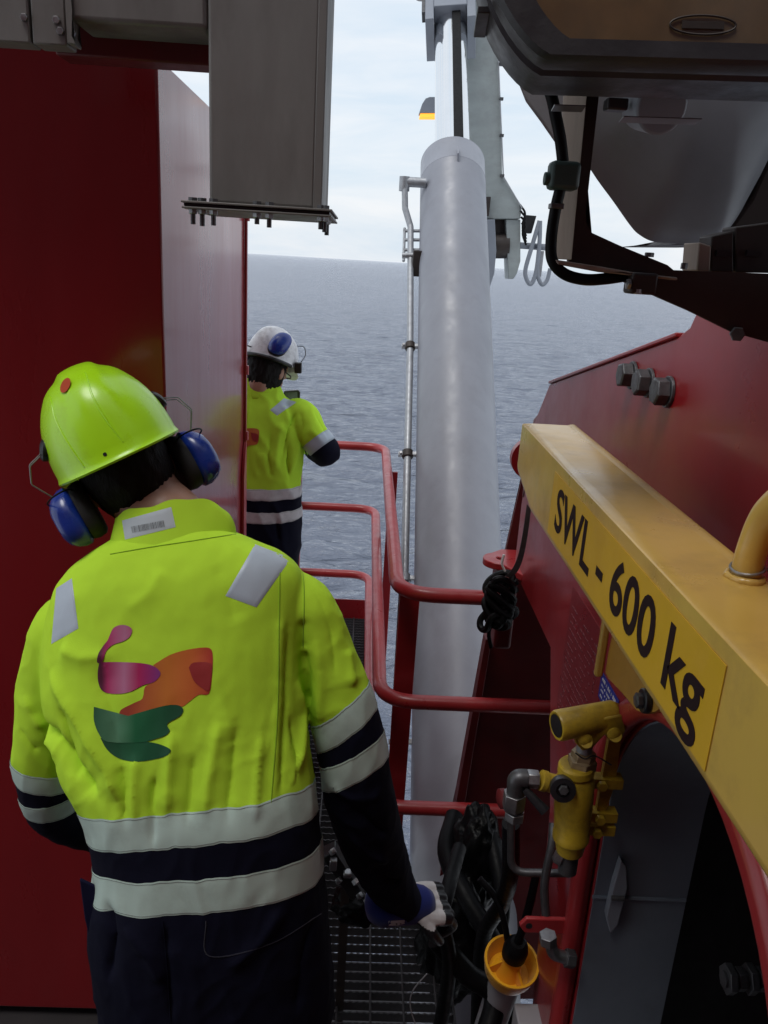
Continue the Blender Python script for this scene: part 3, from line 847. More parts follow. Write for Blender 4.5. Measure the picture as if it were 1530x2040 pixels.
# ------------------------------------------------------------------ yellow hydraulic hand pump
def build_pump():
    Y = 1.20
    A = lambda x, y, d=0.0: at(x, y, Y=Y + d)
    root = thing('hand_pump', A(1140, 1720), 'yellow hydraulic hand pump with handle socket and side knob', 'hand pump')
    top, bot = A(1148, 1525), A(1135, 1695)
    ax = (bot - top).normalized()
    ln = (bot - top).length
    bm = B(); lathe(bm, top, ax, [(-.004, .028), (0, .031), (.012, .032), (.014, .029), (.03, .0345), (ln * .45, .034), (ln * .75, .031), (ln * .78, .033), (ln * .84, .0325), (ln * .86, .029), (ln, .024)], 32); bd = obj('body', bm, YELP, root, ang=30)
    bm = B(); hexnut(bm, A(1158, 1528), A(1165, 1490) - A(1158, 1528), .026, .020); hexnut(bm, A(1161, 1512), A(1165, 1490) - A(1161, 1512), .022, .016, rot=.3); obj('gland_nut', bm, mat('worn_yellow_metal', (.34, .25, .14), .45, .3, var=.25, vscale=40), root, bevel=.001)
    bm = B(); cyl(bm, A(1160, 1520), A(1168, 1465), .014, n=18); obj('piston', bm, PIPE, root)
    # handle socket (tube with open end) and fork
    a, b = A(1108, 1446, -.02), A(1222, 1424, .01)
    d = (b - a).normalized()
    bm = B(); lathe(bm, a, d, [(.004, .018), (0, .0215), (.0, .0245), (.004, .0265), (.05, .0262), ((b - a).length, .0255), ((b - a).length + .012, .018)], 28); hs = obj('handle_socket', bm, YELP, root, ang=30)
    bm = B(); lathe(bm, a - d * .0005, d, [(0, .0195), (.001, .0195)], 20); obj('socket_bore', bm, BLACK, hs)
    for dy in (-.022, .014):
        pl = [A(x, y, dy) for x, y in ((1140, 1450), (1200, 1432), (1240, 1425), (1248, 1450), (1238, 1475), (1218, 1480), (1205, 1465), (1180, 1492), (1160, 1497), (1146, 1480))]
        bm = B(); prism(bm, pl, (0, .006, 0)); obj('fork_plate', bm, YELP, root, bevel=.003)
    for x, y in ((1168, 1478), (1226, 1466)):
        bm = B(); cyl(bm, A(x, y, -.032), A(x, y, .03), .0105, n=16); lathe(bm, A(x, y, -.034), (0, 1, 0), [(0, .0075), (.003, .0125), (.006, .0125)], 18); obj('pivot_bolt', bm, YELP, root)
    # link arm down to the body
    pl = [A(x, y, .018) for x, y in ((1214, 1470), (1238, 1470), (1226, 1560), (1206, 1620), (1188, 1620), (1200, 1550))]
    bm = B(); prism(bm, pl, (0, .012, 0)); obj('link_arm', bm, YELP, root, bevel=.003)
    # side port, knob and fittings
    bm = B(); lathe(bm, A(1140, 1572), A(1070, 1552) - A(1140, 1572), [(0, .026), (.02, .024), (.035, .017), (.05, .0165), (.051, .0185), (.060, .0185), (.061, .015)], 24); obj('side_port', bm, YELP, root)
    kn = A(1122, 1572, -.028)
    bm = B(); lathe(bm, kn + V((0, .012, 0)), (-.15, -1, .25), [(0, .012), (.006, .021), (.022, .0225), (.026, .0215), (.027, .012), (.022, .010)], 26); k = obj('valve_knob', bm, BLACK, root, ang=30)
    bm = B(); hexnut(bm, kn - V((.002, .006, -.006)), (-.15, -1, .25), .009, .012); obj('knob_nut', bm, DKBOLT, k)
    f0, f1 = A(1072, 1553), A(1040, 1550)
    bm = B(); hexnut(bm, f0, f1 - f0, .0165, (f1 - f0).length * .75); obj('union_nut', bm, ZINC, root, bevel=.001)
    f2 = A(1028, 1556); f3 = A(1026, 1612)
    bm = B(); sweep(bm, fillet([f1 + (f0 - f1) * .3, f2 + V((0, 0, .006)), f3], .02, 6), .0165, 16); obj('elbow_fitting', bm, mat('dark_zinc', (.085, .085, .09), .45, .6, var=.25, vscale=40), root)
    bm = B(); hexnut(bm, A(1026, 1580), V((0, 0, -1)), .021, .034); hexnut(bm, A(1026, 1616), V((0, 0, -1)), .019, .018, rot=.3); obj('hose_nut', bm, ZINC, root, bevel=.001)
    bm = B(); lathe(bm, A(1010, 1590, .03), (-1, -.2, 0), [(0, .01), (.004, .018), (.014, .018), (.018, .01)], 16); obj('plug', bm, RED_DK, root)
    # little lever with black grip
    bm = B(); sweep(bm, [A(1045, 1572, -.01), A(1086, 1616, -.03)], [.007, .010], 10); obj('lever_grip', bm, BLACK, root)
    # bottom connector, brackets to plate
    bm = B(); cyl(bm, A(1134, 1694), A(1130, 1735), .019, .017, n=18); obj('suction_pipe', bm, DKBOLT, root)
    bm = B(); hexnut(bm, A(1119, 1700, -.004), V((-.3, 0, -1)), .012, .02); obj('drain_plug', bm, ZINC, root)
    for x, y in ((1200, 1555), (1196, 1622), (1190, 1648)):
        p = A(x, y, .02); bm = B(); box(bm, (p.x - .025, p.y - .012, p.z - .010), (XP - .0005, p.y + .012, p.z + .010)); hexnut(bm, p + V((-.005, -.0125, 0)), (0, -1, 0), .010, .010); obj('mounting_lug', bm, YELP, root, bevel=.001)
    # thin locking wire
    bm = B(); sweep(bm, catmull([A(1146, 1500, -.03), A(1165, 1512, -.033), A(1185, 1506, -.03), A(1218, 1524, -.03)]), .0012, 6); obj('lock_wire', bm, BLACK, root)
build_pump()

# ------------------------------------------------------------------ pipework around the pump
def tube(name, pts, r, m, label, cat, group=None, n=12, sm=True):
    P = catmull(pts, 8) if sm else fillet(pts, .05, 8)
    c = P[-1]
    bm = B(); sweep(bm, P, r, n)
    o = obj(name, bm, m, origin=c)
    return tag(o, label, cat, group)
DZ = MATS['dark_zinc']
root = thing('return_pipe', at(1170, 1742, Y=1.27), 'dark steel return pipe running sideways under the hand pump', 'pipe')
A = lambda x, y, Y=1.3: at(x, y, Y=Y)
obj('pipe', sweep(B(), fillet([A(1018, 1560, 1.42), A(1018, 1738, 1.40), A(1150, 1740, 1.36), A(1178, 1741, 1.28)], .03, 8), .0085, 12), DZ, root)
obj('end_nut', hexnut(B(), A(1156, 1740, 1.34), A(1180, 1741, 1.27) - A(1156, 1740, 1.34), .014, .03), ZINC, root, bevel=.001)
root = thing('drain_elbow', at(1110, 1905, Y=1.27), 'dull steel drain elbow with hex nut below the red lashing tab', 'pipe fitting')
obj('elbow', sweep(B(), fillet([A(1094, 1868, 1.25), A(1102, 1900, 1.25), A(1140, 1912, 1.25)], .02, 6), .0125, 14), ZINC, root)
obj('nut', hexnut(B(), A(1092, 1862, 1.25), V((.1, 0, -1)), .018, .022), ZINC, root, bevel=.001)
obj('end_nut', hexnut(B(), A(1126, 1908, 1.25), V((1, 0, -.2)), .0185, .020), DZ, root, bevel=.001)
tube('feed_pipe', [A(1088, 1832, 1.31), A(1085, 1760, 1.33), A(1098, 1690, 1.35), A(1102, 1640, 1.38)], .009, DZ, 'thin dark feed pipe rising beside the red pedestal plate', 'pipe')

# interior of the arched opening: upright pipe with couplings, stacked fittings
root = thing('riser_pipe', (.86, .95, -.2), 'dark upright pipe with coupling inside the arched opening', 'pipe')
rp = lambda z: V((.86, 1.06 + (1.5 - z) * .02, z))
obj('pipe', sweep(B(), [rp(1.65), rp(-.2)], .018, 16), DZ, root)
for z in (1.23, 1.02): obj('coupling', hexnut(B(), rp(z + .03), V((0, 0, -1)), .030, .055), DZ, root, bevel=.002)
root = thing('valve_stack', (.74, .86, .78), 'row of dark steel hydraulic fittings at bottom right inside the opening', 'pipe fitting')
for i in range(5):
    p = at(1445 + i * 21, 1950, Y=.98); obj('fitting', hexnut(B(), p, (1, 0, 0), .019 if i % 2 else .024, .013, rot=i), DZ, root, bevel=.001)
obj('fitting_pipe', sweep(B(), [at(1440, 1950, Y=.98), at(1600, 1952, Y=.98)], .013, 14), DZ, root)

# ------------------------------------------------------------------ orange-yellow cup on its white stand pipe
def build_cup():
    Y = 1.55
    c = at(1016, 1925, Y=Y); e = at(1024, 1985, Y=Y)
    root = thing('drip_cup', at(1040, 2040, Y=Y), 'orange yellow plastic drip cup on a white pipe near the deck', 'cup')
    d = V((.05, -.24, 1)).normalized()
    h = .060
    b = c - d * .035
    R_ = .064
    bm = B(); lathe(bm, b, d, [(.0, .050), (.004, .055), (.022, R_ - .002), (h - .012, R_), (h - .008, R_ + .004), (h, R_ + .004), (h, R_ - .002), (h - .016, R_ - .006), (.012, .050), (.010, .001)], 40); obj('bowl', bm, YELC, root, ang=40)
    bm = B(); lathe(bm, b + d * .008, d, [(0, .034), (.03, .026), (.08, .021), (.10, .018)], 24); obj('spout', bm, YELC, root)
    x, y, _ = frame_of(d)
    for k in range(3):
        t = math.radians(-150 + 120 * k); u = x * math.cos(t) + y * math.sin(t); v_ = d.cross(u)
        pl = [b + d * .012 + u * .018 - v_ * .003, b + d * .012 + u * .054 - v_ * .003, b + d * .030 + u * .052 - v_ * .003, b + d * .058 + u * .024 - v_ * .003]
        bm = B(); prism(bm, pl, v_ * .006); obj('rib', bm, YELC, root)
    bm = B(); lathe(bm, b + d * .080, d, [(0, .024), (.004, .030), (.03, .031), (.05, .026), (.06, .018)], 28); obj('rubber_cap', bm, RUBBER, root)
    bm = B(); sweep(bm, catmull([b + d * .135, b + d * .23 + V((.012, .03, 0)), b + d * .33 + V((.02, .07, 0))]), .010, 12); obj('hose_stub', bm, RUBBER, root)
    bm = B(); lathe(bm, b - d * .26, d, [(0, .04), (.26, .04)], 28); obj('stand_pipe', bm, mat('white_pipe', (.30, .29, .31), .5, var=.08), root)
    p = at(1068, 2028, Y=Y - .08)
    obj('foot_bracket', box(B(), p - V((.05, .03, .06)), p + V((.05, .03, .012))), mat('white_pipe', (.3, .3, .3)), root, bevel=.004)
build_cup()

# ------------------------------------------------------------------ black hoses and sheeting heaped by the rail
HG = 'black hoses bundled beside the pedestal'
hz = [
 ([(905, 1625, 2.25), (890, 1700, 2.1), (930, 1790, 1.95), (990, 1900, 1.85), (1010, 2060, 1.8)], .030, 'thick black hose curving down from the lower rail end'),
 ([(960, 1610, 2.2), (985, 1700, 2.05), (1000, 1800, 1.95), (985, 1920, 1.9), (990, 2080, 1.8)], .026, 'thick black hose hanging right beside the red pedestal'),
 ([(1018, 1640, 1.45), (1016, 1740, 1.5), (1000, 1800, 1.6), (960, 1880, 1.7), (950, 2080, 1.7)], .020, 'black hose hanging from the hand pump elbow fitting'),
 ([(955, 1750, 1.6), (985, 1785, 1.58), (1003, 1830, 1.56), (1012, 1880, 1.55)], .008, 'thin glossy black hose bending into the drip cup'),
 ([(915, 1690, 1.80), (893, 1770, 1.64), (882, 1830, 1.585), (895, 1930, 1.6), (870, 2080, 1.65)], .019, 'dark hose held in the gloved hand, over the grating'),
 ([(870, 1870, 1.62), (930, 1940, 1.6), (985, 1985, 1.58), (960, 2090, 1.5)], .028, 'thick black hose sagging in front of the drip cup'),
]
for pts, r, lb in hz:
    tube('hydraulic_hose', [at(x, y, Y=Y) for x, y, Y in pts], r, RUBBER, lb, 'hose', HG, 14)
tube('wire_loop', [at(x, y, Y=1.5) for x, y in ((850, 1940), (822, 1975), (818, 2010), (835, 2060))], .0016, PIPE, 'thin loose wire looping over the grating', 'wire')
def lump(name, c, r, seed, m, label, cat, amp=.16, sub=5, fq=2.2):
    bm = B(); bmesh.ops.create_icosphere(bm, subdivisions=sub, radius=1)
    for v in bm.verts:
        d = v.co.normalized()
        n_ = mnoise.fractal(d * fq + V((seed, 0, 0)), .9, 2.0, 2)
        rdg = 1 - abs(mnoise.noise(d * fq * 1.6 + V((0, seed, 0))))
        k = 1 + amp * n_ + amp * .8 * (rdg - .6)
        v.co = V(c) + V((d.x * r[0], d.y * r[1], d.z * r[2])) * k
    return tag(obj(name, bm, m, origin=c, ang=60), label, cat)
lump('black_sheeting', at(945, 1720, Y=2.12), (.085, .10, .20), 3, PLAST, 'crumpled black plastic sheeting heaped against the rail end', 'plastic sheet')
lump('black_cover', at(905, 1880, Y=2.0), (.11, .10, .22), 8, PLAST, 'dark crumpled cover piled on the grating below the glove', 'plastic sheet')

# strap and knotted rope hanging from the beam end
def build_rope():
    A = lambda x, y, Y=2.18: at(x, y, Y=Y)
    root = thing('knotted_rope', A(990, 1240), 'black knotted rope and strap hanging off the red shelf', 'rope')
    a, b, c_, d_ = A(1050, 1005, 1.5), A(1058, 1015, 1.5), A(1018, 1150), A(1005, 1148)
    rows = 14
    bm = B(); pr = None
    for i in range(rows + 1):
        t = i / rows; l = a.lerp(d_, t) + V((.012 * math.sin(t * 3), 0, -.03 * math.sin(math.pi * t))); r_ = b.lerp(c_, t) + V((.012 * math.sin(t * 3.4), .006 * math.sin(t * 5), -.03 * math.sin(math.pi * t)))
        q = [bm.verts.new(l), bm.verts.new(r_), bm.verts.new(r_ + V((0, .003, 0))), bm.verts.new(l + V((0, .003, 0)))]
        if pr:
            for k in range(4): bm.faces.new((pr[k], pr[(k + 1) % 4], q[(k + 1) % 4], q[k]))
        pr = q
    obj('strap', bm, mat('grey_strap', (.07, .055, .06), .7, var=.2), root)
    rng = random.Random(5)
    for k in range(7):
        c = A(990 + rng.uniform(-8, 10), 1165 + k * 12)
        P = [c + V((.035 * math.cos(t) + .012 * math.sin(2.3 * t + k), .028 * math.sin(t), .03 * math.sin(1.6 * t + k))) for t in [i * .45 for i in range(18)]]
        bm = B(); sweep(bm, catmull(P, 3), .0105, 8); obj('rope_turn', bm, RUBBER, root)
    bm = B(); sweep(bm, catmull([A(985, 1230), A(974, 1260), A(978, 1290)]), .006, 8); obj('rope_tail', bm, RUBBER, root)
    bm = B(); sweep(bm, catmull([A(1004, 1105), A(1000, 1122), A(1006, 1138)]), .004, 6); obj('cable_tie', bm, WHITE, root)
build_rope()

# ------------------------------------------------------------------ floodlight, its arm and the grey crane housing above
def rrect(w_, h_, r, n=6):
    pts = []
    for cx, cy, a0 in ((w_ / 2 - r, h_ / 2 - r, 0), (-w_ / 2 + r, h_ / 2 - r, 90), (-w_ / 2 + r, -h_ / 2 + r, 180), (w_ / 2 - r, -h_ / 2 + r, 270)):
        for i in range(n + 1):
            t = math.radians(a0 + 90 * i / n); pts.append((cx + r * math.cos(t), cy + r * math.sin(t)))
    return pts
def build_floodlight():
    c = at(1400, -212, Y=.79)
    nrm = V((-.07, -.98, .10)).normalized()          # the way the glass faces: towards the walkway
    xd = V((1, -.07, .02)); xd = (xd - nrm * xd.dot(nrm)).normalized()
    yd = nrm.cross(xd).normalized()
    if yd.z < 0: yd = -yd
    root = thing('floodlight', c - nrm * .1, 'large black floodlight with curved glass front hanging at top right', 'floodlight')
    W_, H_ = .39, .225
    FR = Matrix((xd, yd, nrm)).transposed().to_4x4()
    def ring(bm, s, dz, r, bulge=0.0):
        return [bm.verts.new(c + xd * px * s[0] * (1 + .36 * py / H_) + yd * (py * s[1] - bulge * (1 - (2 * px / W_) ** 2)) + nrm * dz) for px, py in rrect(W_, H_, r, 8)]
    def loft(spec, name, m, ang=32):
        bm = B(); R_ = [ring(bm, *s) for s in spec]
        for p, q in zip(R_, R_[1:]):
            for i in range(len(p)): bm.faces.new((p[i], p[(i + 1) % len(p)], q[(i + 1) % len(p)], q[i]))
        bm.faces.new(R_[0][::-1]); bm.faces.new(R_[-1])
        return obj(name, bm, m, root, ang=ang)
    bl = .042
    loft([((.60, .55), -.175, .05, 0), ((.75, .74), -.17, .05, 0), ((.92, .92), -.13, .05, .012), ((1.0, .99), -.10, .05, bl), ((1.0, 1.0), -.040, .05, bl), ((.965, .965), -.036, .05, bl), ((.965, .965), -.028, .05, bl), ((1.0, 1.0), -.024, .05, bl), ((1.01, 1.01), .004, .05, bl), ((.99, .985), .010, .05, bl), ((.86, .87), .010, .05, bl), ((.85, .86), -.004, .05, bl)], 'housing', BLKM)
    gm = mat('lamp_glass', (.17, .105, .055), .16, var=.5, vscale=5, rvar=.06, coat=.6, dirt=(.05, .06, .055), dirt_amt=.6, dirt_scale=3)
    loft([((.848, .858), -.0035, .05, bl), ((.848, .858), -.001, .05, bl)], 'glass', gm)
    cc = c + xd * .012 + yd * (-.100) + nrm * .0005
    bm = B(); sweep(bm, [cc + xd * .028 * math.cos(t) + yd * .0075 * math.sin(t) for t in [2 * math.pi * i / 40 for i in range(41)]], .0009, 6); obj('oval_emblem', bm, DKSTEEL, root)
    bm = B(); box(bm, (-.018, -.003, 0), (.018, .003, .0006), Matrix.Translation(cc) @ FR); obj('emblem_bar', bm, DKSTEEL, root)
    for sx_, wd, dz in ((-.085, .03, -.080), (.005, .075, -.082)):
        q = c + xd * sx_ - yd * (H_ / 2 + bl * (1 - (2 * sx_ / W_) ** 2)) + nrm * dz
        bm = B(); box(bm, (-wd / 2, -.0012, -.010), (wd / 2, -.0002, .010), Matrix.Translation(q) @ FR); obj('rating_label', bm, mat('grey_label', (.10, .095, .10), .4), root)
    for k in range(4):
        q = c - xd * (W_ / 2 * (1.005 + .36 * (-.075 + .04 * k) / H_)) + yd * (-.075 + .04 * k) - nrm * .07
        bm = B(); box(bm, (-.008, -.003, -.035), (.004, .003, .025), Matrix.Translation(q) @ FR); obj('fin', bm, BLKM, root, bevel=.001)
    a = at(1285, 205, Y=.98); b = at(1320, 212, Y=.93)
    bm = B(); cyl(bm, a, b, .028, n=28); obj('pivot_boss', bm, GREYD, root, bevel=.003)
    p = at(1224, 209, Y=.95); obj('pivot_knob', box(B(), p - V((.010, .009, .006)), p + V((.013, .009, .006))), BLKM, root, bevel=.002)
    g = at(1008, 5, Y=.94); obj('cable_gland', box(B(), g - V((.025, .02, .006)), g + V((.02, .02, .06))), BLKM, root, bevel=.003)
    bm = B(); sweep(bm, catmull([at(x, y, Y=Y) for x, y, Y in ((1003, 15, .938), (1015, 45, .938), (1032, 72, .945), (1062, 120, .959), (1094, 178, .959), (1108, 235, .959), (1118, 290, .9625), (1121, 350, .9625), (1106, 420, .9625), (1098, 480, .9625), (1101, 520, .959), (1125, 546, .959), (1165, 557, .959), (1210, 555, .9625), (1250, 549, .9695))]), .0066, 12); obj('supply_cable', bm, RUBBER, root)
build_floodlight()

def build_arm():
    Y = 0.98
    P = lambda pts, yy=Y: px_poly(pts, Y=yy)
    root = thing('lamp_arm', at(1400, 600, Y=Y), 'weathered dark steel bracket arm carrying the floodlight', 'bracket')
    web = [(1168, 150), (1198, 150), (1190, 220), (1172, 380), (1167, 420), (1168, 445), (1178, 463), (1195, 473), (1330, 528), (1342, 538), (1402, 541), (1530, 545), (1700, 560), (1700, 760), (1560, 690), (1460, 662), (1375, 620), (1290, 583), (1240, 560), (1185, 533), (1132, 524), (1150, 330)]
    bm = B(); prism(bm, P(web), (0, .009, 0)); obj('web_plate', bm, DKSTEEL, root, bevel=.002)
    bm = B(); prism(bm, [at(x, y, Y=Y - .0006 + (.040 if x < 1130 else 0)) for x, y in ((1124, 150), (1170, 150), (1136, 518), (1102, 516))], (0, -.007, 0)); obj('flange_plate', bm, BROWN, root, bevel=.002)
    bm = B(); prism(bm, P([(1100, 517), (1185, 530), (1270, 545), (1340, 552), (1340, 558), (1190, 542), (1104, 526)], Y - .012), (0, -.017, 0)); obj('lower_flange', bm, BROWN, root, bevel=.002)
    p = at(1112, 352, Y=0.9695)
    bm = B(); box(bm, p - V((.013, .020, .015)), p + V((.021, .004, .015))); k = obj('cable_clamp', bm, GREEN, root, bevel=.005)
    bm = B(); cyl(bm, p + V((-.010, -.011, -.004)), p + V((-.018, -.011, -.004)), .007, n=14); obj('clamp_screw', bm, GREEN, k, bevel=.001)
    p = at(1105, 411, Y=0.9625); obj('cable_clip', box(B(), p - V((.006, .009, .003)), p + V((.009, .007, .003))), DKBOLT, root, bevel=.001)
    p = at(1268, 568, Y=0.9590); obj('cable_saddle', box(B(), p - V((.010, .011, .010)), p + V((.021, .018, .014))), DKSTEEL, root, bevel=.003)
    bm = B(); hexnut(bm, at(1270, 576, Y=0.9534), (0, 0, -1), .007, .0055); hexnut(bm, at(1255, 566, Y=0.9485), (-1, 0, 0), .0063, .004); obj('saddle_bolt', bm, ZINC, root)
    bm = B(); hexnut(bm, at(1293, 512, Y=0.9786), (0, 0, 1), .0055, .005); hexnut(bm, at(1362, 536, Y=0.9786), (0, 0, 1), .004, .007); obj('top_bolt', bm, DKBOLT, root)
    bm = B(); hexnut(bm, at(1468, 665, Y=0.9772), (-.3, -1, 0), .009, .008); obj('corner_bolt', bm, DKBOLT, root)
    # mounting block with upright stiffener, right edge
    bm = B(); prism(bm, P([(1393, 482), (1418, 490), (1415, 540), (1388, 540)], Y + .02), (0, .05, 0)); obj('spacer_block', bm, BROWN, root, bevel=.002)
    bm = B(); prism(bm, P([(1418, 470), (1462, 460), (1462, 543), (1416, 541)], Y + .03), (0, .04, 0)); obj('spacer_block', bm, DKSTEEL, root, bevel=.002)
    bm = B(); prism(bm, P([(1465, 452), (1640, 430), (1640, 546), (1465, 543)], Y + .03), (0, .04, 0)); obj('spacer_block', bm, DKSTEEL, root, bevel=.002)
    for x in (1440, 1500):
        p = at(x, 505, Y=Y + .029); bm = B(); box(bm, p - V((.009, .004, .0035)), p + V((.009, .001, .0035))); obj('slot_key', bm, BLACK, root)
build_arm()

def build_housing():
    root = thing('crane_housing', at(1330, 300, Y=1.9), 'rounded blue grey crane housing above the pedestal at top right', 'crane housing')
    # rounded hull: profile lofted back and to the right, belly curving inwards
    prof = [(1090, -200), (1120, 150), (1150, 285), (1181, 345), (1222, 402), (1256, 450), (1274, 468), (1300, 481), (1340, 485), (1400, 487), (1440, 470), (1490, 395), (1560, 230), (1640, -200)]
    front = catmull(px_poly(prof, Y=1.75), 5)
    bm = B(); rings = []
    cen = at(1380, 60, Y=1.75)
    for k, (dy, s) in enumerate(((-.16, .30), (-.15, .52), (-.11, .76), (-.05, .92), (0, 1.0), (.06, 1.0), (.5, 1.0))):
        rings.append([bm.verts.new(cen + (p - cen) * s + V((.42 * max(dy, 0), dy, .26 * max(dy, 0)))) for p in front])
    for p, q in zip(rings, rings[1:]):
        for i in range(len(p) - 1): bm.faces.new((p[i], p[i + 1], q[i + 1], q[i]))
    bm.faces.new(rings[0]); bm.faces.new(rings[-1][::-1])
    obj('shell', bm, mat('shell_grey_paint', (.20, .207, .23), .5, var=.12, vscale=4, bump=.1, bscale=50, dirt=(.08, .075, .075), dirt_amt=.4), root, ang=50)
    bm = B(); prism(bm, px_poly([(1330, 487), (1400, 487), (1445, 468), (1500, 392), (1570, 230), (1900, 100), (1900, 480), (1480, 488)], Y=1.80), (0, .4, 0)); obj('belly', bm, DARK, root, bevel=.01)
    left = [(985, -200), (1008, 60), (1018, 130), (1032, 165), (1047, 203), (1078, 245), (1118, 303), (1240, 380), (1240, -200)]
    bm = B(); prism(bm, px_poly(left, Y=2.1), (.06, .25, .06)); obj('side_guard', bm, mat('guard_grey', (.30, .29, .31), .5, var=.15, vscale=8, dirt=(.16, .14, .15), dirt_amt=.5), root, bevel=.03, seg=3)
    bm = B(); prism(bm, px_poly([(1017, 105), (1030, 130), (1030, 142), (1017, 142)], Y=2.08), (0, .03, 0)); obj('guard_tab', bm, DKSTEEL, root)
build_housing()
o = obj('shade_block', box(B(), (.62, -.95, 2.75), (2.6, 2.6, 6.5)), GREYD, bevel=.03); tag(o, 'unseen grey block added to shade the lower right', 'shade block')  # unseen block added to cut sky light on the pedestal side

# valve manifold clipped beside the walkway, seen between hip and forearm
def build_manifold():
    A = lambda x, y, d=0.0: at(x, y, Y=1.78 + d)
    root = thing('valve_manifold', A(690, 1775), 'small manifold of shiny steel hydraulic fittings beside the worker, above the grating', 'valve manifold')
    d = (A(722, 1790) - A(655, 1690)).normalized(); x, y, _ = frame_of(d)
    Mx = Matrix((x, y, d)).transposed().to_4x4(); Mx.translation = A(655, 1690)
    L_ = (A(722, 1790) - A(655, 1690)).length
    obj('block', box(B(), (-.02, -.02, 0), (.025, .02, L_ * .85), Mx), BLACK, root, bevel=.003)
    for px, py, w_, h_ in ((664, 1720, .010, .017), (692, 1740, .011, .008)):
        p = A(px, py, -.03); obj('solenoid', box(B(), p - V((w_, .012, h_)), p + V((w_, .012, h_))), ZINC, root, bevel=.004)
    for px, py, r_ in ((660, 1692, .010), (706, 1752, .011), (714, 1780, .010), (728, 1790, .009), (672, 1750, .010)):
        p = A(px, py, -.028); obj('fitting', hexnut(B(), p, (d + V((.2, -.8, .2))), r_, .014, rot=px), ZINC, root, bevel=.001)
    obj('end_pipe', sweep(B(), [A(715, 1778, -.02), A(738, 1796, -.02)], .008, 12), DZ, root)
    obj('bracket', box(B(), A(690, 1740, .03) - V((.012, .0, 1.2)), A(690, 1740, .03) + V((.012, .02, .04))), DKSTEEL, root)
build_manifold()
lump('black_bag', at(715, 1800, Y=1.85), (.075, .06, .055), 5, PLAST, 'black bag hanging under the valve manifold', 'bag')
# ------------------------------------------------------------------ people
def fabric(name, col, var=.06, bscale=420, sheen=.2, rough=.85, dirt=None, amt=.0):
    return mat(name, col, rough, var=var, vscale=7, bump=.25, bscale=bscale, bdist=.0012, sheen=sheen, dirt=dirt, dirt_amt=amt, dirt_scale=6, rvar=.05, spec=.12)
HIVIS = fabric('hivis_yellow_fabric', (.50, .80, .045), var=.05, sheen=.0)
def creased(m, amt, scales):
    """adds sharp little cloth creases (ridged relief) on top of the weave"""
    t = m.node_tree; b = next(n for n in t.nodes if n.type == 'BSDF_PRINCIPLED'); prev = b.inputs['Normal'].links[0].from_socket
    c = next(n for n in t.nodes if n.type == 'MAPPING')
    for sc, dist in scales:
        n = t.nodes.new('ShaderNodeTexNoise'); n.noise_type = 'RIDGED_MULTIFRACTAL'; n.normalize = True
        n.inputs['Scale'].default_value = sc; n.inputs['Detail'].default_value = 3; n.inputs['Distortion'].default_value = .8
        bp = t.nodes.new('ShaderNodeBump'); bp.inputs['Strength'].default_value = amt; bp.inputs['Distance'].default_value = dist
        t.links.new(c.outputs['Vector'], n.inputs['Vector']); t.links.new(n.outputs['Fac'], bp.inputs['Height']); t.links.new(prev, bp.inputs['Normal']); prev = bp.outputs['Normal']
    t.links.new(prev, b.inputs['Normal'])
creased(HIVIS, .5, ((4.5, .008), (13, .0045)))
NAVY = fabric('navy_fabric', (.0045, .005, .015), var=.15, sheen=0.0, dirt=(.010, .010, .018), amt=.2)
REFL = mat('silver_reflective_tape', (.50, .64, .57), .42, var=.05, vscale=10, bump=.25, bscale=300, bdist=.0008, rvar=.08, dirt=(.27, .35, .30), dirt_amt=.5, dirt_scale=9)
REFLG = mat('grey_reflective_tape', (.44, .51, .59), .45, var=.05, vscale=10, bump=.25, bscale=300, bdist=.0008)
SEAM = fabric('seam_thread', (.22, .40, .01))
SEAMN = fabric('pale_thread', (.018, .018, .028))
SKIN = mat('skin', (.36, .19, .13), .5, var=.12, vscale=25, bump=.1, bscale=200)
HAIR = mat('dark_hair', (.007, .0055, .005), .6, spec=.15, var=.4, vscale=60, bump=.9, bscale=160, bdist=.004, stretch=(1, 1, .25))
HELM = mat('hivis_helmet_plastic', (.46, .88, .012), .30, var=.03, vscale=6, rvar=.06, dirt=(.30, .45, .02), dirt_amt=.3, dirt_scale=18, coat=.15)
HELMW = mat('white_helmet_plastic', (.74, .74, .76), .35, var=.05, vscale=8, dirt=(.22, .2, .2), dirt_amt=.6, dirt_scale=26)
MUFF = mat('blue_muff_plastic', (.010, .035, .26), .28, var=.1, vscale=10, coat=.3)
FOAM = mat('black_foam', (.010, .010, .011), .7, var=.2)
ORANGE = mat('orange_red_sticker', (.50, .055, .004), .5, var=.05)
PAPER = mat('grey_label_fabric', (.52, .58, .62), .7, var=.04)
GLW = fabric('white_glove_knit', (.62, .60, .60), dirt=(.2, .17, .16), amt=.6, bscale=300)
GLB = fabric('blue_glove_cuff', (.012, .022, .16), var=.12, bscale=300)

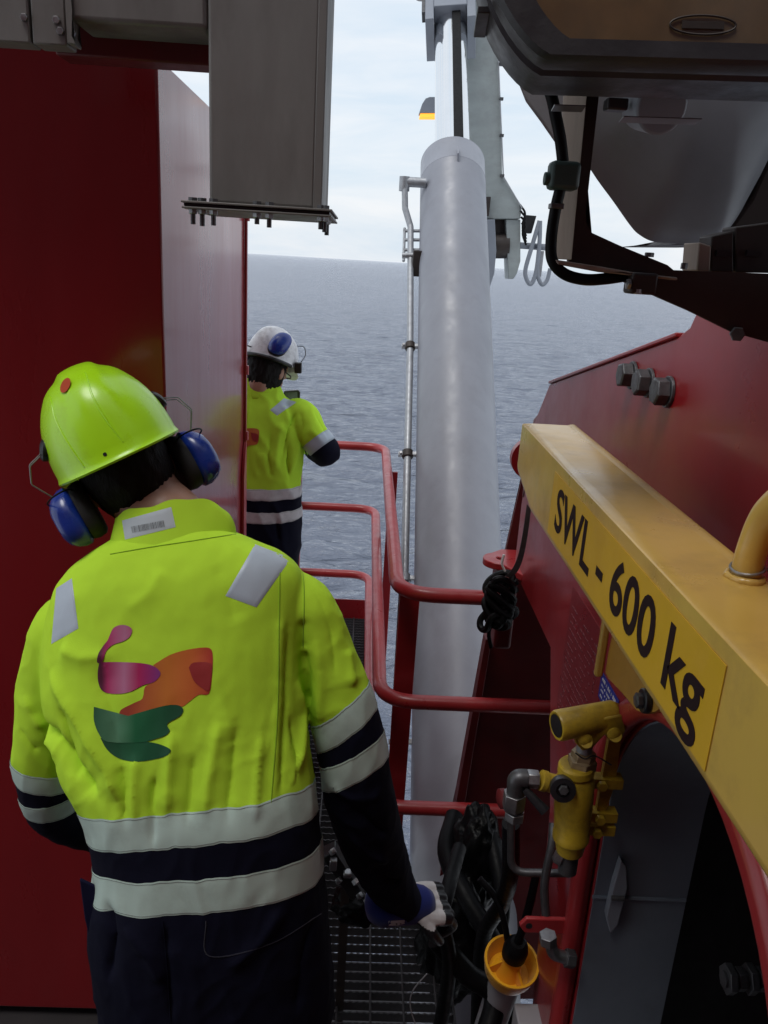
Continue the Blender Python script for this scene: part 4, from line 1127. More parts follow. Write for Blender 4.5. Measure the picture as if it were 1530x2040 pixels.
def remesh(parts_bm, voxel, smooth_it, name):
    me = bpy.data.meshes.new(name)
    bmesh.ops.recalc_face_normals(parts_bm, faces=parts_bm.faces[:])
    parts_bm.to_mesh(me); parts_bm.free()
    t = bpy.data.objects.new(name, me); COL.objects.link(t)
    r = t.modifiers.new('r', 'REMESH'); r.mode = 'VOXEL'; r.voxel_size = voxel; r.adaptivity = 0
    if smooth_it:
        s = t.modifiers.new('s', 'SMOOTH'); s.factor, s.iterations = .5, smooth_it
    dg = bpy.context.evaluated_depsgraph_get()
    out = bpy.data.meshes.new_from_object(t.evaluated_get(dg))
    bpy.data.objects.remove(t); bpy.data.meshes.remove(me)
    out.name = name
    return out
def ring_loft(bm, rings, n=48, sub=6):
    """rings: (center, half-width vector, half-depth vector, squareness) lofted with smooth interpolation"""
    C_ = catmull([r[0] for r in rings], sub); A_ = catmull([r[1] for r in rings], sub); D_ = catmull([r[2] for r in rings], sub)
    loops = []
    for c, a, d in zip(C_, A_, D_):
        lp = []
        for i in range(n):
            t = 2 * math.pi * i / n; e = 2 / 2.45
            x = math.copysign(abs(math.cos(t)) ** e, math.cos(t)); y = math.copysign(abs(math.sin(t)) ** e, math.sin(t))
            lp.append(bm.verts.new(c + a * x + d * y))
        loops.append(lp)
    for p, q in zip(loops, loops[1:]):
        for i in range(n): bm.faces.new((p[i], p[(i + 1) % n], q[(i + 1) % n], q[i]))
    bm.faces.new(loops[0][::-1]); bm.faces.new(loops[-1])
def limb(bm, pts, n=20, sub=6):
    """pts: (point, radius); closed tapered tube with rounded ends"""
    P = catmull([p for p, r in pts], sub)
    Rr = [v.x for v in catmull([V((r, 0, 0)) for p, r in pts], sub)]
    d0, d1 = (P[0] - P[1]).normalized(), (P[-1] - P[-2]).normalized()
    P = [P[0] + d0 * Rr[0] * .7, P[0] + d0 * Rr[0] * .45] + P + [P[-1] + d1 * Rr[-1] * .45, P[-1] + d1 * Rr[-1] * .7]
    Rr = [Rr[0] * .35, Rr[0] * .8] + Rr + [Rr[-1] * .8, Rr[-1] * .35]
    sweep(bm, P, Rr, n)
def ball(bm, c, r, mtx=None, sub=3):
    s = r if isinstance(r, (tuple, list)) else (r, r, r)
    m_ = Matrix.Translation(c) @ (mtx.to_4x4() if mtx else Matrix.Identity(4)) @ Matrix.Diagonal((*s, 1))
    bmesh.ops.create_icosphere(bm, subdivisions=sub, radius=1, matrix=m_)
def seg_dist(co, a, b):
    a, b = np.array(a), np.array(b); ab = b - a
    t = np.clip(((co - a) @ ab) / (ab @ ab), 0, 1)
    return np.linalg.norm(co - (a + t[:, None] * ab), axis=1), t
def get_co(me):
    co = np.empty(len(me.vertices) * 3); me.vertices.foreach_get('co', co); return co.reshape(-1, 3)
def get_no(me):
    no = np.empty(len(me.vertices) * 3); me.vertices.foreach_get('normal', no); return no.reshape(-1, 3)
def set_co(me, co):
    me.vertices.foreach_set('co', co.ravel()); me.update()
def bvh_of(me):
    return BVHTree.FromPolygons([v.co.copy() for v in me.vertices], [tuple(p.vertices) for p in me.polygons])
def fold(me, bvh, lines):
    """lines: (pixel polyline, width m, amplitude m): soft ridges (+) and creases (-) laid on the cloth"""
    co, no = get_co(me), get_no(me)
    disp = np.zeros(len(co))
    for pts, wd, amp in lines:
        P = []
        for x, y in pts:
            h = bvh.ray_cast(CAM, ray(x, y).normalized())
            if h[0] is not None: P.append(h[0])
        if len(P) < 2: continue
        best = np.full(len(co), 9.0); tt = np.zeros(len(co)); L_ = len(P) - 1
        for i in range(L_):
            d, t = seg_dist(co, P[i], P[i + 1]); m_ = d < best
            best[m_] = d[m_]; tt[m_] = (i + t[m_]) / L_
        env = np.clip(np.minimum(tt, 1 - tt) / .18, 0.15, 1)
        disp += 1.25 * amp * env * np.exp(-1.7 * (np.sqrt((best / (wd * .8)) ** 2 + .03) - .173))
    set_co(me, co + no * disp[:, None])
def crumple(me, fn):
    co, no = get_co(me), get_no(me)
    d = np.array([fn(V(c)) for c in co])
    set_co(me, co + no * d[:, None])
def finish(me, mats):
    for m_ in mats: me.materials.append(m_)
    me.polygons.foreach_set('use_smooth', [True] * len(me.polygons)); me.update()
def shift(me, parent):
    co = get_co(me) - np.array(ORG[parent.name]); set_co(me, co)
def stitched(name, bvh, c, nrm, axis, half, parent, m, *a, **k):
    b_ = band(name, bvh, c, nrm, axis, half, parent, m, *a, **k)
    for s in (-1, 1):
        kk = dict(k); kk['off'] = k.get('off', .0014) + .0006
        band('stitching', bvh, V(c) + V(axis).normalized() * s * (half - .0035), nrm, axis, .0005, parent, STITCH, *([a[0], 1] if a else []), **kk)
    return b_
STITCH = mat('grey_stitching', (.10, .12, .11), .8)
def band(name, bvh, c, nrm, axis, half, parent, m, n=150, rows=5, off=.0014, waver=.0, seed=0.0, rmax=.5):
    """closed reflective strip round a limb or the trunk: cast from the axis to the cloth"""
    nrm, axis = V(nrm).normalized(), V(axis).normalized()
    x, y, _ = frame_of(nrm)
    bm = B(); grid = []
    for j in range(rows + 2):
        row = []
        jj = min(max(j - .5, 0), rows - 1 + .0) if False else j
        s = -1 + 2 * min(max((j - .5) / rows, 0), 1) if 0 < j < rows + 1 else (-1 if j == 0 else 1)
        edge = j in (0, rows + 1)
        for i in range(n):
            t = 2 * math.pi * i / n
            d = x * math.cos(t) + y * math.sin(t)
            wv = waver * (mnoise.noise(V((math.cos(t) * 3 + seed, math.sin(t) * 3, 0))) + .5 * mnoise.noise(V((math.cos(t) * 8 + seed, math.sin(t) * 8, 2))))
            o_ = V(c) + axis * (half * s + wv)
            h = bvh.ray_cast(o_, d, rmax)
            if h[0] is None: row.append(None)
            else: row.append(bm.verts.new(h[0] + d * (.0009 if edge else off)))
        grid.append(row)
    for a, b in zip(grid, grid[1:]):
        for i in range(n):
            q = [a[i], a[(i + 1) % n], b[(i + 1) % n], b[i]]
            if all(q) and max((q[0].co - q[1].co).length, (q[3].co - q[2].co).length) < .06: bm.faces.new(q)
    return obj(name, bm, m, parent, ang=80)
def patch(name, bvh, quad, parent, m, nx=16, ny=16, off=.0022, uvfn=None):
    """sewn-on rectangle given by its four surveyed corners, laid on the cloth"""
    bm = B(); g = []
    for j in range(ny + 1):
        row = []
        for i in range(nx + 1):
            u, v_ = i / nx, j / ny
            a = V(quad[0]).lerp(V(quad[1]), u); b = V(quad[3]).lerp(V(quad[2]), u); p = a.lerp(b, v_)
            d = ray(p.x, p.y).normalized(); h = bvh.ray_cast(CAM, d)
            e = i in (0, nx) or j in (0, ny)
            row.append(bm.verts.new(h[0] - d * (.0004 if e else off)) if h[0] is not None else None)
        g.append(row)
    for j in range(ny):
        for i in range(nx):
            q = [g[j][i], g[j][i + 1], g[j + 1][i + 1], g[j + 1][i]]
            if all(q) and max((q[0].co - q[2].co).length, (q[1].co - q[3].co).length) < .05: bm.faces.new(q)
    return obj(name, bm, m, parent, ang=80)
def print_shape(name, bvh, poly, parent, m, off=.0016, cuts=3):
    P = catmull([V((x, y, 0)) for x, y in poly] + [V((*poly[0], 0))], 3)[:-1]
    bm = B(); f = bm.faces.new([bm.verts.new(p) for p in P])
    bmesh.ops.triangulate(bm, faces=[f])
    for _ in range(cuts):
        es = [e for e in bm.edges if e.calc_length() > 12]
        if es: bmesh.ops.subdivide_edges(bm, edges=es, cuts=1)
        bmesh.ops.triangulate(bm, faces=[f for f in bm.faces if len(f.verts) > 3])
    for v in bm.verts:
        d = ray(v.co.x, v.co.y).normalized(); h = bvh.ray_cast(CAM, d)
        v.co = (h[0] if h[0] is not None else at(v.co.x, v.co.y, Y=1.3)) - d * off
    return obj(name, bm, m, parent, ang=80)
def seam(name, bvh, pts, parent, m, r=.0011):
    P = []
    for p in catmull([V((x, y, 0)) for x, y in pts], 8):
        d = ray(p.x, p.y).normalized(); h = bvh.ray_cast(CAM, d)
        if h[0] is not None: P.append(h[0] - d * .0003)
    if len(P) > 2: return obj(name, sweep(B(), P, r, 6), m, parent)
def gradient(name, stops, axis, a, b):
    """printed colour blend along a direction (flat print)"""
    m = bpy.data.materials.new(name); m.use_nodes = True; t = m.node_tree; bs = t.nodes['Principled BSDF']
    c = t.nodes.new('ShaderNodeTexCoord'); d = t.nodes.new('ShaderNodeVectorMath'); d.operation = 'DOT_PRODUCT'; d.inputs[1].default_value = axis
    mr = t.nodes.new('ShaderNodeMapRange'); mr.inputs['From Min'].default_value = a; mr.inputs['From Max'].default_value = b
    r = t.nodes.new('ShaderNodeValToRGB')
    while len(r.color_ramp.elements) < len(stops): r.color_ramp.elements.new(.5)
    for e, (p, cc) in zip(r.color_ramp.elements, stops): e.position = p; e.color = (*cc, 1)
    t.links.new(c.outputs['Object'], d.inputs[0]); t.links.new(d.outputs['Value'], mr.inputs['Value']); t.links.new(mr.outputs['Result'], r.inputs['Fac']); t.links.new(r.outputs['Color'], bs.inputs['Base Color'])
    bs.inputs['Roughness'].default_value = .7
    return m

def hand_parts(bm, wrist, fwd, back, side, curl, L_=.19, spread=.02):
    """palm with four unequal curled fingers and a thumb leaving the side of the palm"""
    fwd, back, side = V(fwd).normalized(), V(back).normalized(), V(side).normalized()
    k = L_ / .19
    for a in (-.028, -.010, .010, .028):
        limb(bm, [(V(wrist) + side * a * .6 * k, .017 * k), (V(wrist) + fwd * .05 * k + side * a * k, .018 * k), (V(wrist) + fwd * .095 * k + side * a * 1.08 * k, .0155 * k)], 12, 4)
    for a, ln in ((-.030, .078), (-.010, .088), (.010, .084), (.029, .066)):
        p = V(wrist) + fwd * .095 * k + side * a * 1.1 * k
        ang = 0; pts = [(p, .0105 * k)]
        for q, sgl in enumerate((.45, .32, .25)):
            ang += curl * (.75, 1.0, .7)[q]
            d = fwd * math.cos(ang) - back * math.sin(ang) + side * a * spread * 20
            p = p + d.normalized() * ln * sgl * k; pts.append((p, (.0105, .0098, .0088)[q] * k))
        limb(bm, pts, 10, 4)
    p = V(wrist) + fwd * .03 * k - side * .032 * k
    pts = [(p, .0145 * k), (p + (fwd * .6 - side * .6 - back * .3).normalized() * .035 * k, .012 * k)]
    q = pts[-1][0] + (fwd * .8 - side * .15 - back * .6).normalized() * .032 * k; pts.append((q, .0105 * k))
    pts.append((q + (fwd * .7 + side * .25 - back * .65).normalized() * .024 * k, .009 * k))
    limb(bm, pts, 10, 4)

def helmet_shell(bm, O, r, u, f, w_=.122, l_=.150, h_=.155, brim=.005, peak=.055, ridge=True, n=72, m_=22, back_drop=.018):
    """hard hat shell, open below: dome with a raised centre crest, rain channel brim and a front peak"""
    rows = []
    for j in range(m_ + 1):
        ph = math.pi / 2 * j / m_
        row = []
        for i in range(n):
            t = 2 * math.pi * i / n
            cx, cf = math.cos(t), math.sin(t)
            s = math.sin(ph) ** .82; z = math.cos(ph) ** .92 if j < m_ else 0
            x = w_ * cx * s; y = l_ * cf * s; zz = h_ * z
            if ridge:
                ax = abs(x)
                crest = .0075 * (1 / (1 + math.exp((ax - .036) / .0022))) * min(1, max(0, (zz / h_ - .22) / .3)) 
                zz += crest; 
                k = 1 + crest * .35 / .12
                x *= k; y *= k
                g2 = .003 * (1 / (1 + math.exp((ax - .078) / .003))) * min(1, max(0, (zz / h_ - .10) / .3)); zz += g2
            zz -= back_drop * max(0, -cf) * (1 - z)
            row.append((x, y, zz))
        rows.append(row)
    lp = rows[-1]
    rows.append([(x * (1 + .012), y * (1 + .012), z - .006) for x, y, z in lp])
    rows.append([(x + brim * x / w_ * .6, y + (brim * y / l_ + (peak * max(0, math.sin(2 * math.pi * i / n)) ** 2.5)), z - .010 - .012 * max(0, math.sin(2 * math.pi * i / n)) ** 2) for i, (x, y, z) in enumerate(lp)])
    rows.append([(x * .985, y * .985, z - .0035) for x, y, z in rows[-1]])
    rows.append([(x * .95, y * .95, z - .008) for x, y, z in lp])
    rows.append([(x * .93, y * .93, z + .02) for x, y, z in lp])
    rows.append([(x * .70, y * .70, z * 0 + h_ * .60) for x, y, z in lp])
    G = [[bm.verts.new(V(O) + r * x + f * y + u * z) for x, y, z in row] for row in rows]
    for a, b in zip(G, G[1:]):
        for i in range(n): bm.faces.new((a[i], a[(i + 1) % n], b[(i + 1) % n], b[i]))
    bm.faces.new(G[-1])
    bmesh.ops.remove_doubles(bm, verts=bm.verts[:], dist=.00005)
def ear_cup(parent, c, out, up, fw, sz=1.0, name='ear_cup', mshell=None):
    """muff: blue domed shell, black cushion ring on the head side"""
    out, up, fw = V(out).normalized(), V(up).normalized(), V(fw).normalized()
    def ell(bm, spec, n=36):
        R_ = []
        for s, a, b in spec:
            R_.append([bm.verts.new(V(c) + out * s * sz + up * (b * math.copysign(abs(math.sin(t)) ** .85, math.sin(t))) * sz + fw * (a * math.copysign(abs(math.cos(t)) ** .85, math.cos(t))) * sz) for t in [2 * math.pi * i / n for i in range(n)]])
        for p, q in zip(R_, R_[1:]):
            for i in range(n): bm.faces.new((p[i], p[(i + 1) % n], q[(i + 1) % n], q[i]))
        bm.faces.new(R_[0][::-1]); bm.faces.new(R_[-1])
    bm = B(); ell(bm, [(.0, .036, .046), (.006, .041, .052), (.016, .0405, .0515), (.028, .036, .046), (.038, .028, .037), (.043, .018, .025), (.0445, .006, .010)])
    sh = obj(name, bm, mshell or MUFF, parent, ang=40)
    bm = B(); ell(bm, [(-.026, .024, .034), (-.027, .034, .044), (-.022, .040, .050), (-.010, .041, .051), (-.0005, .038, .048)])
    obj('cushion', bm, FOAM, sh, ang=40)
    return sh
# ------------------------------------------------------------------ worker in the foreground
def trunk_ring(l, r, Y, hd, lean=V((0, 1, 0))):
    L_, R_ = at(*l, Y=Y), at(*r, Y=Y)
    a = (R_ - L_) / 2
    d = lean - a.normalized() * lean.dot(a.normalized())
    return (L_ + R_) / 2, a, d.normalized() * hd
def build_near_worker():
    root = thing('person', (-.27, 1.28, 0), 'worker seen from behind in hi-vis yellow and navy coverall with lime helmet', 'person', 'people working on deck')
    lean = V((0, .93, -.36))
    T = [((250, 1062), (440, 1046), 1.475, .070), ((196, 1097), (496, 1072), 1.468, .092), ((142, 1142), (566, 1104), 1.455, .108), ((112, 1198), (602, 1150), 1.44, .122),
         ((98, 1290), (608, 1235), 1.42, .134), ((100, 1410), (604, 1370), 1.385, .142), ((132, 1520), (614, 1490), 1.35, .142), ((178, 1610), (624, 1572), 1.325, .140),
         ((198, 1700), (634, 1660), 1.31, .141), ((190, 1800), (645, 1765), 1.30, .147), ((192, 1900), (655, 1870), 1.295, .150), ((215, 2030), (665, 2010), 1.285, .146)]
    rings = [trunk_ring(l, r, Y, hd, lean if i < 6 else V((0, 1, -.15))) for i, (l, r, Y, hd) in enumerate(T)]
    A = lambda x, y, Y: at(x, y, Y=Y)
    armR = [(A(562, 1190, 1.44), .060), (A(606, 1222, 1.435), .062), (A(650, 1325, 1.42), .060), (A(684, 1420, 1.41), .066), (A(706, 1520, 1.41), .070), (A(722, 1610, 1.43), .070), (A(756, 1710, 1.48), .061), (A(800, 1800, 1.54), .046)]
    armL = [(A(165, 1230, 1.44), .058), (A(126, 1265, 1.44), .060), (A(103, 1360, 1.44), .060), (A(92, 1460, 1.44), .058), (A(92, 1545, 1.45), .058), (A(124, 1620, 1.50), .055), (A(215, 1655, 1.60), .048), (A(330, 1650, 1.66), .040)]
    h0 = rings[-2][0]
    hw = rings[-2][1]
    legs = []
    for s in (-1, 1):
        p = h0 + hw * (.47 * s)
        legs.append([(p + V((0, 0, .02)), .118), (V((p.x, p.y - .01, .62)), .105), (V((p.x + .01 * s, p.y - .0, .45)), .092), (V((p.x + .015 * s, p.y - .02, .28)), .086), (V((p.x + .02 * s, p.y - .04, .09)), .082)])
    bm = B(); ring_loft(bm, rings)
    for lm in (armR, armL): limb(bm, lm, 28)
    for lg in legs: limb(bm, lg, 28)
    me = remesh(bm, .0052, 5, 'coverall')
    bvh = bvh_of(me)
    F_ = [
        # centre back and pleats
        ([(560, 1105), (554, 1250), (550, 1400), (540, 1600)], .010, .0035), ([(566, 1105), (560, 1250), (556, 1400), (546, 1600)], .007, .0030), ([(577, 1110), (572, 1250), (568, 1400), (558, 1590)], .008, -.0060),
        ([(598, 1128), (602, 1230), (606, 1300)], .012, -.010), ([(604, 1290), (614, 1340), (618, 1420), (622, 1500)], .016, -.012), ([(628, 1270), (640, 1360), (640, 1440)], .018, .007),
        ([(586, 1350), (600, 1420), (596, 1500), (575, 1570)], .018, .009), ([(575, 1420), (590, 1500), (585, 1560)], .010, -.007),
        ([(660, 1180), (690, 1290), (700, 1370)], .02, .006), ([(625, 1180), (660, 1260), (668, 1350)], .015, -.004),
        # drape under the left shoulder blade
        ([(70, 1420), (110, 1470), (165, 1550), (195, 1590)], .024, -.020), ([(120, 1290), (165, 1310), (225, 1305)], .030, .008), ([(100, 1330), (150, 1420), (215, 1530), (240, 1600)], .022, .012),
        ([(120, 1400), (135, 1480), (150, 1560)], .014, -.010), ([(200, 1320), (220, 1420), (250, 1530)], .03, -.006),
        ([(50, 1380), (80, 1440), (110, 1500)], .016, .008), ([(40, 1440), (70, 1490), (115, 1525)], .010, -.006),
        # soft vertical folds into the waistband
        ([(240, 1520), (250, 1570), (246, 1640)], .012, -.007), ([(272, 1500), (268, 1570), (270, 1640)], .013, .006), ([(310, 1540), (303, 1600), (306, 1690)], .012, -.008),
        ([(345, 1450), (338, 1540), (332, 1630)], .018, .008), ([(388, 1500), (378, 1580), (372, 1640)], .013, -.006), ([(440, 1430), (420, 1530), (408, 1630)], .02, .007),
        ([(470, 1440), (462, 1540), (450, 1640)], .016, -.006), ([(520, 1450), (512, 1540), (505, 1640)], .013, .005), ([(395, 1300), (440, 1380), (470, 1480)], .03, .005),
        ([(330, 1130), (300, 1180), (250, 1220)], .03, .004), ([(430, 1120), (455, 1180), (470, 1250)], .03, -.004),
        # trousers
        ([(330, 1840), (335, 1930), (345, 2040)], .012, -.008), ([(250, 1840), (300, 1900), (330, 1960)], .02, .008), ([(560, 1800), (520, 1870), (450, 1930)], .02, .007), ([(215, 1790), (230, 1860), (215, 1960)], .02, -.010), ([(620, 1830), (600, 1920), (590, 2030)], .02, -.008),
        ([(700, 1600), (740, 1640), (770, 1660)], .014, -.008), ([(690, 1650), (735, 1700), (775, 1715)], .014, .008), ([(740, 1720), (770, 1750), (800, 1755)], .012, -.007), ([(660, 1560), (700, 1590), (760, 1580)], .015, .006),
    ]
    fold(me, bvh, F_)
    mid_z = A(400, 1450, 1.27).z
    def wr_(c):
        low = min(1.0, max(.15, (mid_z + .16 - c.z) / .25))
        arm = min(1.0, max(0.0, (abs(c.x + .30) - .20) / .08))
        k = max(low, arm)
        a = (1 - abs(mnoise.noise(V((c.x * 9 + c.z * 3, c.y * 9, c.z * 4.5 - c.x * 3)) + V((3, 1, 8))))) ** 5
        b = (1 - abs(mnoise.noise(V((c.x * 20 - c.z * 7, c.y * 20, c.z * 10 + c.x * 6)) + V((1, 6, 2))))) ** 5
        return k * (.0030 * a + .0018 * b)
    crumple(me, wr_)
    crumple(me, lambda c: .0024 * mnoise.noise(V((c.x * 7, c.y * 7, c.z * 3.4)) + V((4, 1, 2))) + .0022 * (1 - abs(mnoise.noise(V((c.x * 15, c.y * 15, c.z * 9)) + V((2, 5, 1))))) + .0010 * mnoise.noise(V((c.x * 40, c.y * 40, c.z * 26))))
    bvh = bvh_of(me)
    # survey planes of the strips
    def plane3(l, r, mid, Yl, Ym):
        a, b, c = A(*l, Yl), A(*r, Yl), A(*mid, Ym)
        n_ = (b - a).cross(c - a).normalized()
        return (a + b) / 2, (n_ if n_.z > 0 else -n_)
    sp = (rings[6][0] - rings[9][0]).normalized()
    w1c, w1n = plane3((178, 1634), (634, 1585), (400, 1652), 1.325, 1.185)
    w2c, w2n = plane3((190, 1738), (646, 1702), (400, 1792), 1.305, 1.155)
    rb1 = plane3((622, 1466), (742, 1382), (690, 1440), 1.41, 1.345); rb2 = plane3((636, 1546), (778, 1472), (716, 1527), 1.41, 1.34)
    lb1 = plane3((26, 1520), (128, 1542), (62, 1558), 1.445, 1.395); lb2 = plane3((40, 1596), (160, 1594), (95, 1628), 1.46, 1.40)
    axR = (armR[3][0] - armR[5][0]).normalized(); axL = (armL[3][0] - armL[5][0]).normalized()
    # two-tone cloth: navy below each first strip
    co = get_co(me)
    def dist_arm(arm):
        d = np.full(len(co), 9.0)
        for (p, r), (q, s) in zip(arm, arm[1:]):
            k, _ = seg_dist(co, p, q); d = np.minimum(d, k)
        return d
    dR, dL = dist_arm(armR), dist_arm(armL)
    side_w = (co - np.array(w1c)) @ np.array(w1n)
    lab = side_w < 0
    ir = (dR < .092) & ((co - np.array(rings[6][0])) @ np.array(rings[6][1].normalized()) > .19); il = (dL < .078) & ((co - np.array(rings[6][0])) @ np.array(rings[6][1].normalized()) < -.17)
    lab = np.where(ir, ((co - np.array(rb1[0])) @ np.array(rb1[1])) < 0, lab)
    lab = np.where(il, ((co - np.array(lb1[0])) @ np.array(lb1[1])) < 0, lab)
    # the left forearm runs in front of the trunk
    lab = np.where((dL < .075) & (co[:, 1] > 1.50), True, lab)
    finish(me, [HIVIS, NAVY])
    pv = np.empty(len(me.loops), dtype=np.int32); me.loops.foreach_get('vertex_index', pv)
    st = np.empty(len(me.polygons), dtype=np.int32); me.polygons.foreach_get('loop_start', st)
    me.polygons.foreach_set('material_index', lab[pv[st]].astype(np.int32))
    shift(me, root)
    cov = mesh_obj('coverall', me, None, root)
    ORG[cov.name] = ORG[root.name]
    cov['label'] = 'hi-vis yellow and navy work coverall'
    stitched('reflective_strip', bvh, w1c, w1n, sp, .0325, cov, REFL, 260, 6, waver=.006, seed=1)
    stitched('reflective_strip', bvh, w2c, w2n, sp, .0340, cov, REFL, 260, 6, waver=.005, seed=5)
    stitched('reflective_strip', bvh, rb1[0] + V((0, -.01, 0)), rb1[1], axR, .0320, cov, REFL, 120, 5, waver=.002, seed=2, rmax=.13)
    stitched('reflective_strip', bvh, rb2[0] + V((0, -.01, 0)), rb2[1], axR, .0305, cov, REFL, 120, 5, waver=.002, seed=3, rmax=.13)
    stitched('reflective_strip', bvh, lb1[0], lb1[1], axL, .0255, cov, REFL, 120, 5, waver=.002, seed=4, rmax=.11)
    stitched('reflective_strip', bvh, lb2[0], lb2[1], axL, .0255, cov, REFL, 120, 5, waver=.002, seed=6, rmax=.11)
    patch('shoulder_strip', bvh, [(508, 1084), (580, 1112), (511, 1210), (449, 1187)], cov, REFLG)
    patch('shoulder_strip', bvh, [(112, 1172), (143, 1152), (156, 1252), (102, 1283)], cov, REFLG)
    # back print
    ax = (cR.x, cR.y, cR.z)
    base = ORG[root.name]
    def gx(px, py): return (at(px, py, Y=1.26) - base).dot(cR)
    mg = gradient('magenta_print', [(0, (.10, .01, .04)), (.10, (.42, .02, .12)), (.38, (.46, .16, .28)), (.62, (.42, .01, .10)), (1, (.20, .03, .22))], ax, gx(193, 1345), gx(320, 1345))
    org = gradient('orange_print', [(0, (.34, .045, .02)), (.45, (.55, .16, .018)), (.75, (.56, .12, .02)), (1, (.42, .02, .02))], ax, gx(250, 1345), gx(424, 1345))
    gr = gradient('green_print', [(0, (.01, .08, .03)), (.28, (.09, .24, .13)), (.5, (.005, .12, .04)), (1, (.005, .06, .025))], ax, gx(186, 1440), gx(366, 1440))
    gr2 = gradient('dark_green_print', [(0, (.005, .05, .02)), (.6, (.005, .10, .035)), (1, (.005, .07, .03))], ax, gx(200, 1490), gx(340, 1490))
    lg = obj('back_logo', box(B(), (0, 0, 0), (1, 1, 1)), mg, cov) if False else None
    print_shape('logo_shape', bvh, [(305, 1325), (340, 1304), (375, 1294), (405, 1290), (420, 1293), (424, 1310), (422, 1350), (416, 1382), (396, 1384), (378, 1397), (362, 1408), (340, 1404), (300, 1413), (262, 1425), (240, 1427), (241, 1414), (268, 1400), (284, 1391), (289, 1368), (308, 1358), (317, 1342)], cov, org, .0008)
    print_shape('logo_shape', bvh, [(376, 1330), (386, 1320), (421, 1322), (420, 1350), (416, 1376), (403, 1371), (386, 1356)], cov, mat('dark_red_print', (.30, .02, .02), .7, var=.05), .0016)
    print_shape('logo_shape', bvh, [(198, 1319), (240, 1319), (280, 1321), (304, 1326), (318, 1337), (318, 1347), (306, 1359), (285, 1365), (262, 1377), (240, 1382), (215, 1381), (201, 1373), (195, 1355), (195, 1335)], cov, mg, .0014)
    print_shape('logo_shape', bvh, [(219, 1264), (226, 1251), (240, 1245), (255, 1247), (263, 1255), (258, 1269), (244, 1278), (226, 1284), (212, 1296), (205, 1316), (198, 1321), (193, 1318), (196, 1302), (206, 1286), (214, 1276)], cov, mg, .0014)
    print_shape('logo_shape', bvh, [(187, 1408), (195, 1426), (212, 1441), (240, 1431), (290, 1416), (330, 1406), (355, 1405), (365, 1414), (358, 1427), (335, 1440), (334, 1448), (338, 1456), (328, 1466), (300, 1475), (280, 1479), (215, 1478), (196, 1460), (187, 1435)], cov, gr, .0016)
    print_shape('logo_shape', bvh, [(200, 1470), (230, 1477), (280, 1477), (312, 1481), (335, 1490), (340, 1497), (328, 1507), (295, 1515), (265, 1517), (235, 1510), (213, 1493)], cov, gr2, .0009)
    for s_, m_ in (([(558, 1108), (556, 1250), (553, 1420), (540, 1600)], SEAM), ([(600, 1118), (606, 1180), (604, 1290)], SEAM), ([(220, 1104), (300, 1090), (380, 1078), (470, 1064)], SEAM), ([(597, 1102), (632, 1124)], SEAM),
                    ([(325, 1836), (332, 1920), (340, 2035)], NAVY), ([(410, 1835), (418, 1905), (540, 1880), (640, 1820)], SEAMN), ([(497, 1690), (493, 1730)], SEAMN), ([(536, 1680), (533, 1720)], SEAMN), ([(323, 1760), (320, 1828)], SEAMN)):
        seam('stitched_seam', bvh, s_, cov, m_)
    # hip pocket flap standing off at the left
    bm = B(); pk = [(158, 1752), (186, 1765), (238, 1826), (180, 1880), (168, 1830)]
    prism(bm, px_poly(pk, Y=1.225), (0, .006, 0)); obj('pocket_flap', bm, fabric('navy_pocket', (.009, .010, .034), sheen=0.0), cov, bevel=.002)
    # collar
    cc0, cc1 = A(343, 1092, 1.452), A(338, 1022, 1.485)
    cu_ = (cc1 - cc0).normalized(); cr_ = V((1, 0, .06)); cr_ = (cr_ - cu_ * cr_.dot(cu_)).normalized(); cf_ = cu_.cross(cr_)
    if cf_.y < 0: cf_ = -cf_
    bm = B(); G = []
    H_ = (cc1 - cc0).length
    for j in range(13):
        row = []
        for i in range(97):
            t = math.radians(-90 + 160 * (i - 48) / 48)
            k = j / 8
            inner = j > 8
            kk = min(k, 1) if not inner else 1 - (j - 8) / 8
            rw = .124 - .020 * kk - (.006 if inner else 0) + .004 * math.sin(i * .22) * kk
            rd = .080 + .004 * kk - (.006 if inner else 0)
            hgt = (H_ * kk - .022 * max(0, 1 - kk * 4)) * (1.0 + .08 * math.sin(i * .13 + .6))
            fl = .012 * math.exp(-((i - 72) / 7) ** 2) * math.sin(kk * 3) 
            row.append(bm.verts.new(cc0 + cr_ * (rw + fl) * math.cos(t) + cf_ * (rd + fl) * math.sin(t) + cu_ * hgt + cu_ * (.012 * mnoise.noise(V((i * .12, kk * 2, 0))))))
        G.append(row)
    for a, b in zip(G, G[1:]):
        for i in range(96): bm.faces.new((a[i], a[i + 1], b[i + 1], b[i]))
    bm2 = bm.copy()
    cob = BVHTree.FromBMesh(bm2); bm2.free()
    col = obj('collar', bm, HIVIS, cov, ang=70)
    lab_ = patch('collar_label', cob, [(243, 1037), (341, 1010), (350, 1050), (249, 1075)], cov, PAPER, 10, 8, .0016)
    rng = random.Random(2)
    q = [(262, 1054), (326, 1038)]
    x = 0.0; bm = B()
    while x < 1:
        wd = rng.choice((.008, .014, .022)); 
        def hp(u, v_):
            px, py = 261 + (325 - 261) * u + v_ * 2.5, 1049 - 12.5 * u + v_ * 12.5
            d = ray(px, py).normalized(); h = cob.ray_cast(CAM, d); return (h[0] if h[0] is not None else at(px, py, Y=1.38)) - d * .0026
        bm.faces.new([bm.verts.new(hp(*z)) for z in ((x, 0), (x + wd, 0), (x + wd, 1), (x, 1))])
        x += wd + rng.choice((.010, .016, .024))
    obj('barcode', bm, mat('grey_print', (.16, .17, .18), .7), lab_)
    # head frame (rolled to the left, bowed)
    O = A(236, 906, 1.53)
    vdir = (O - CAM).normalized()
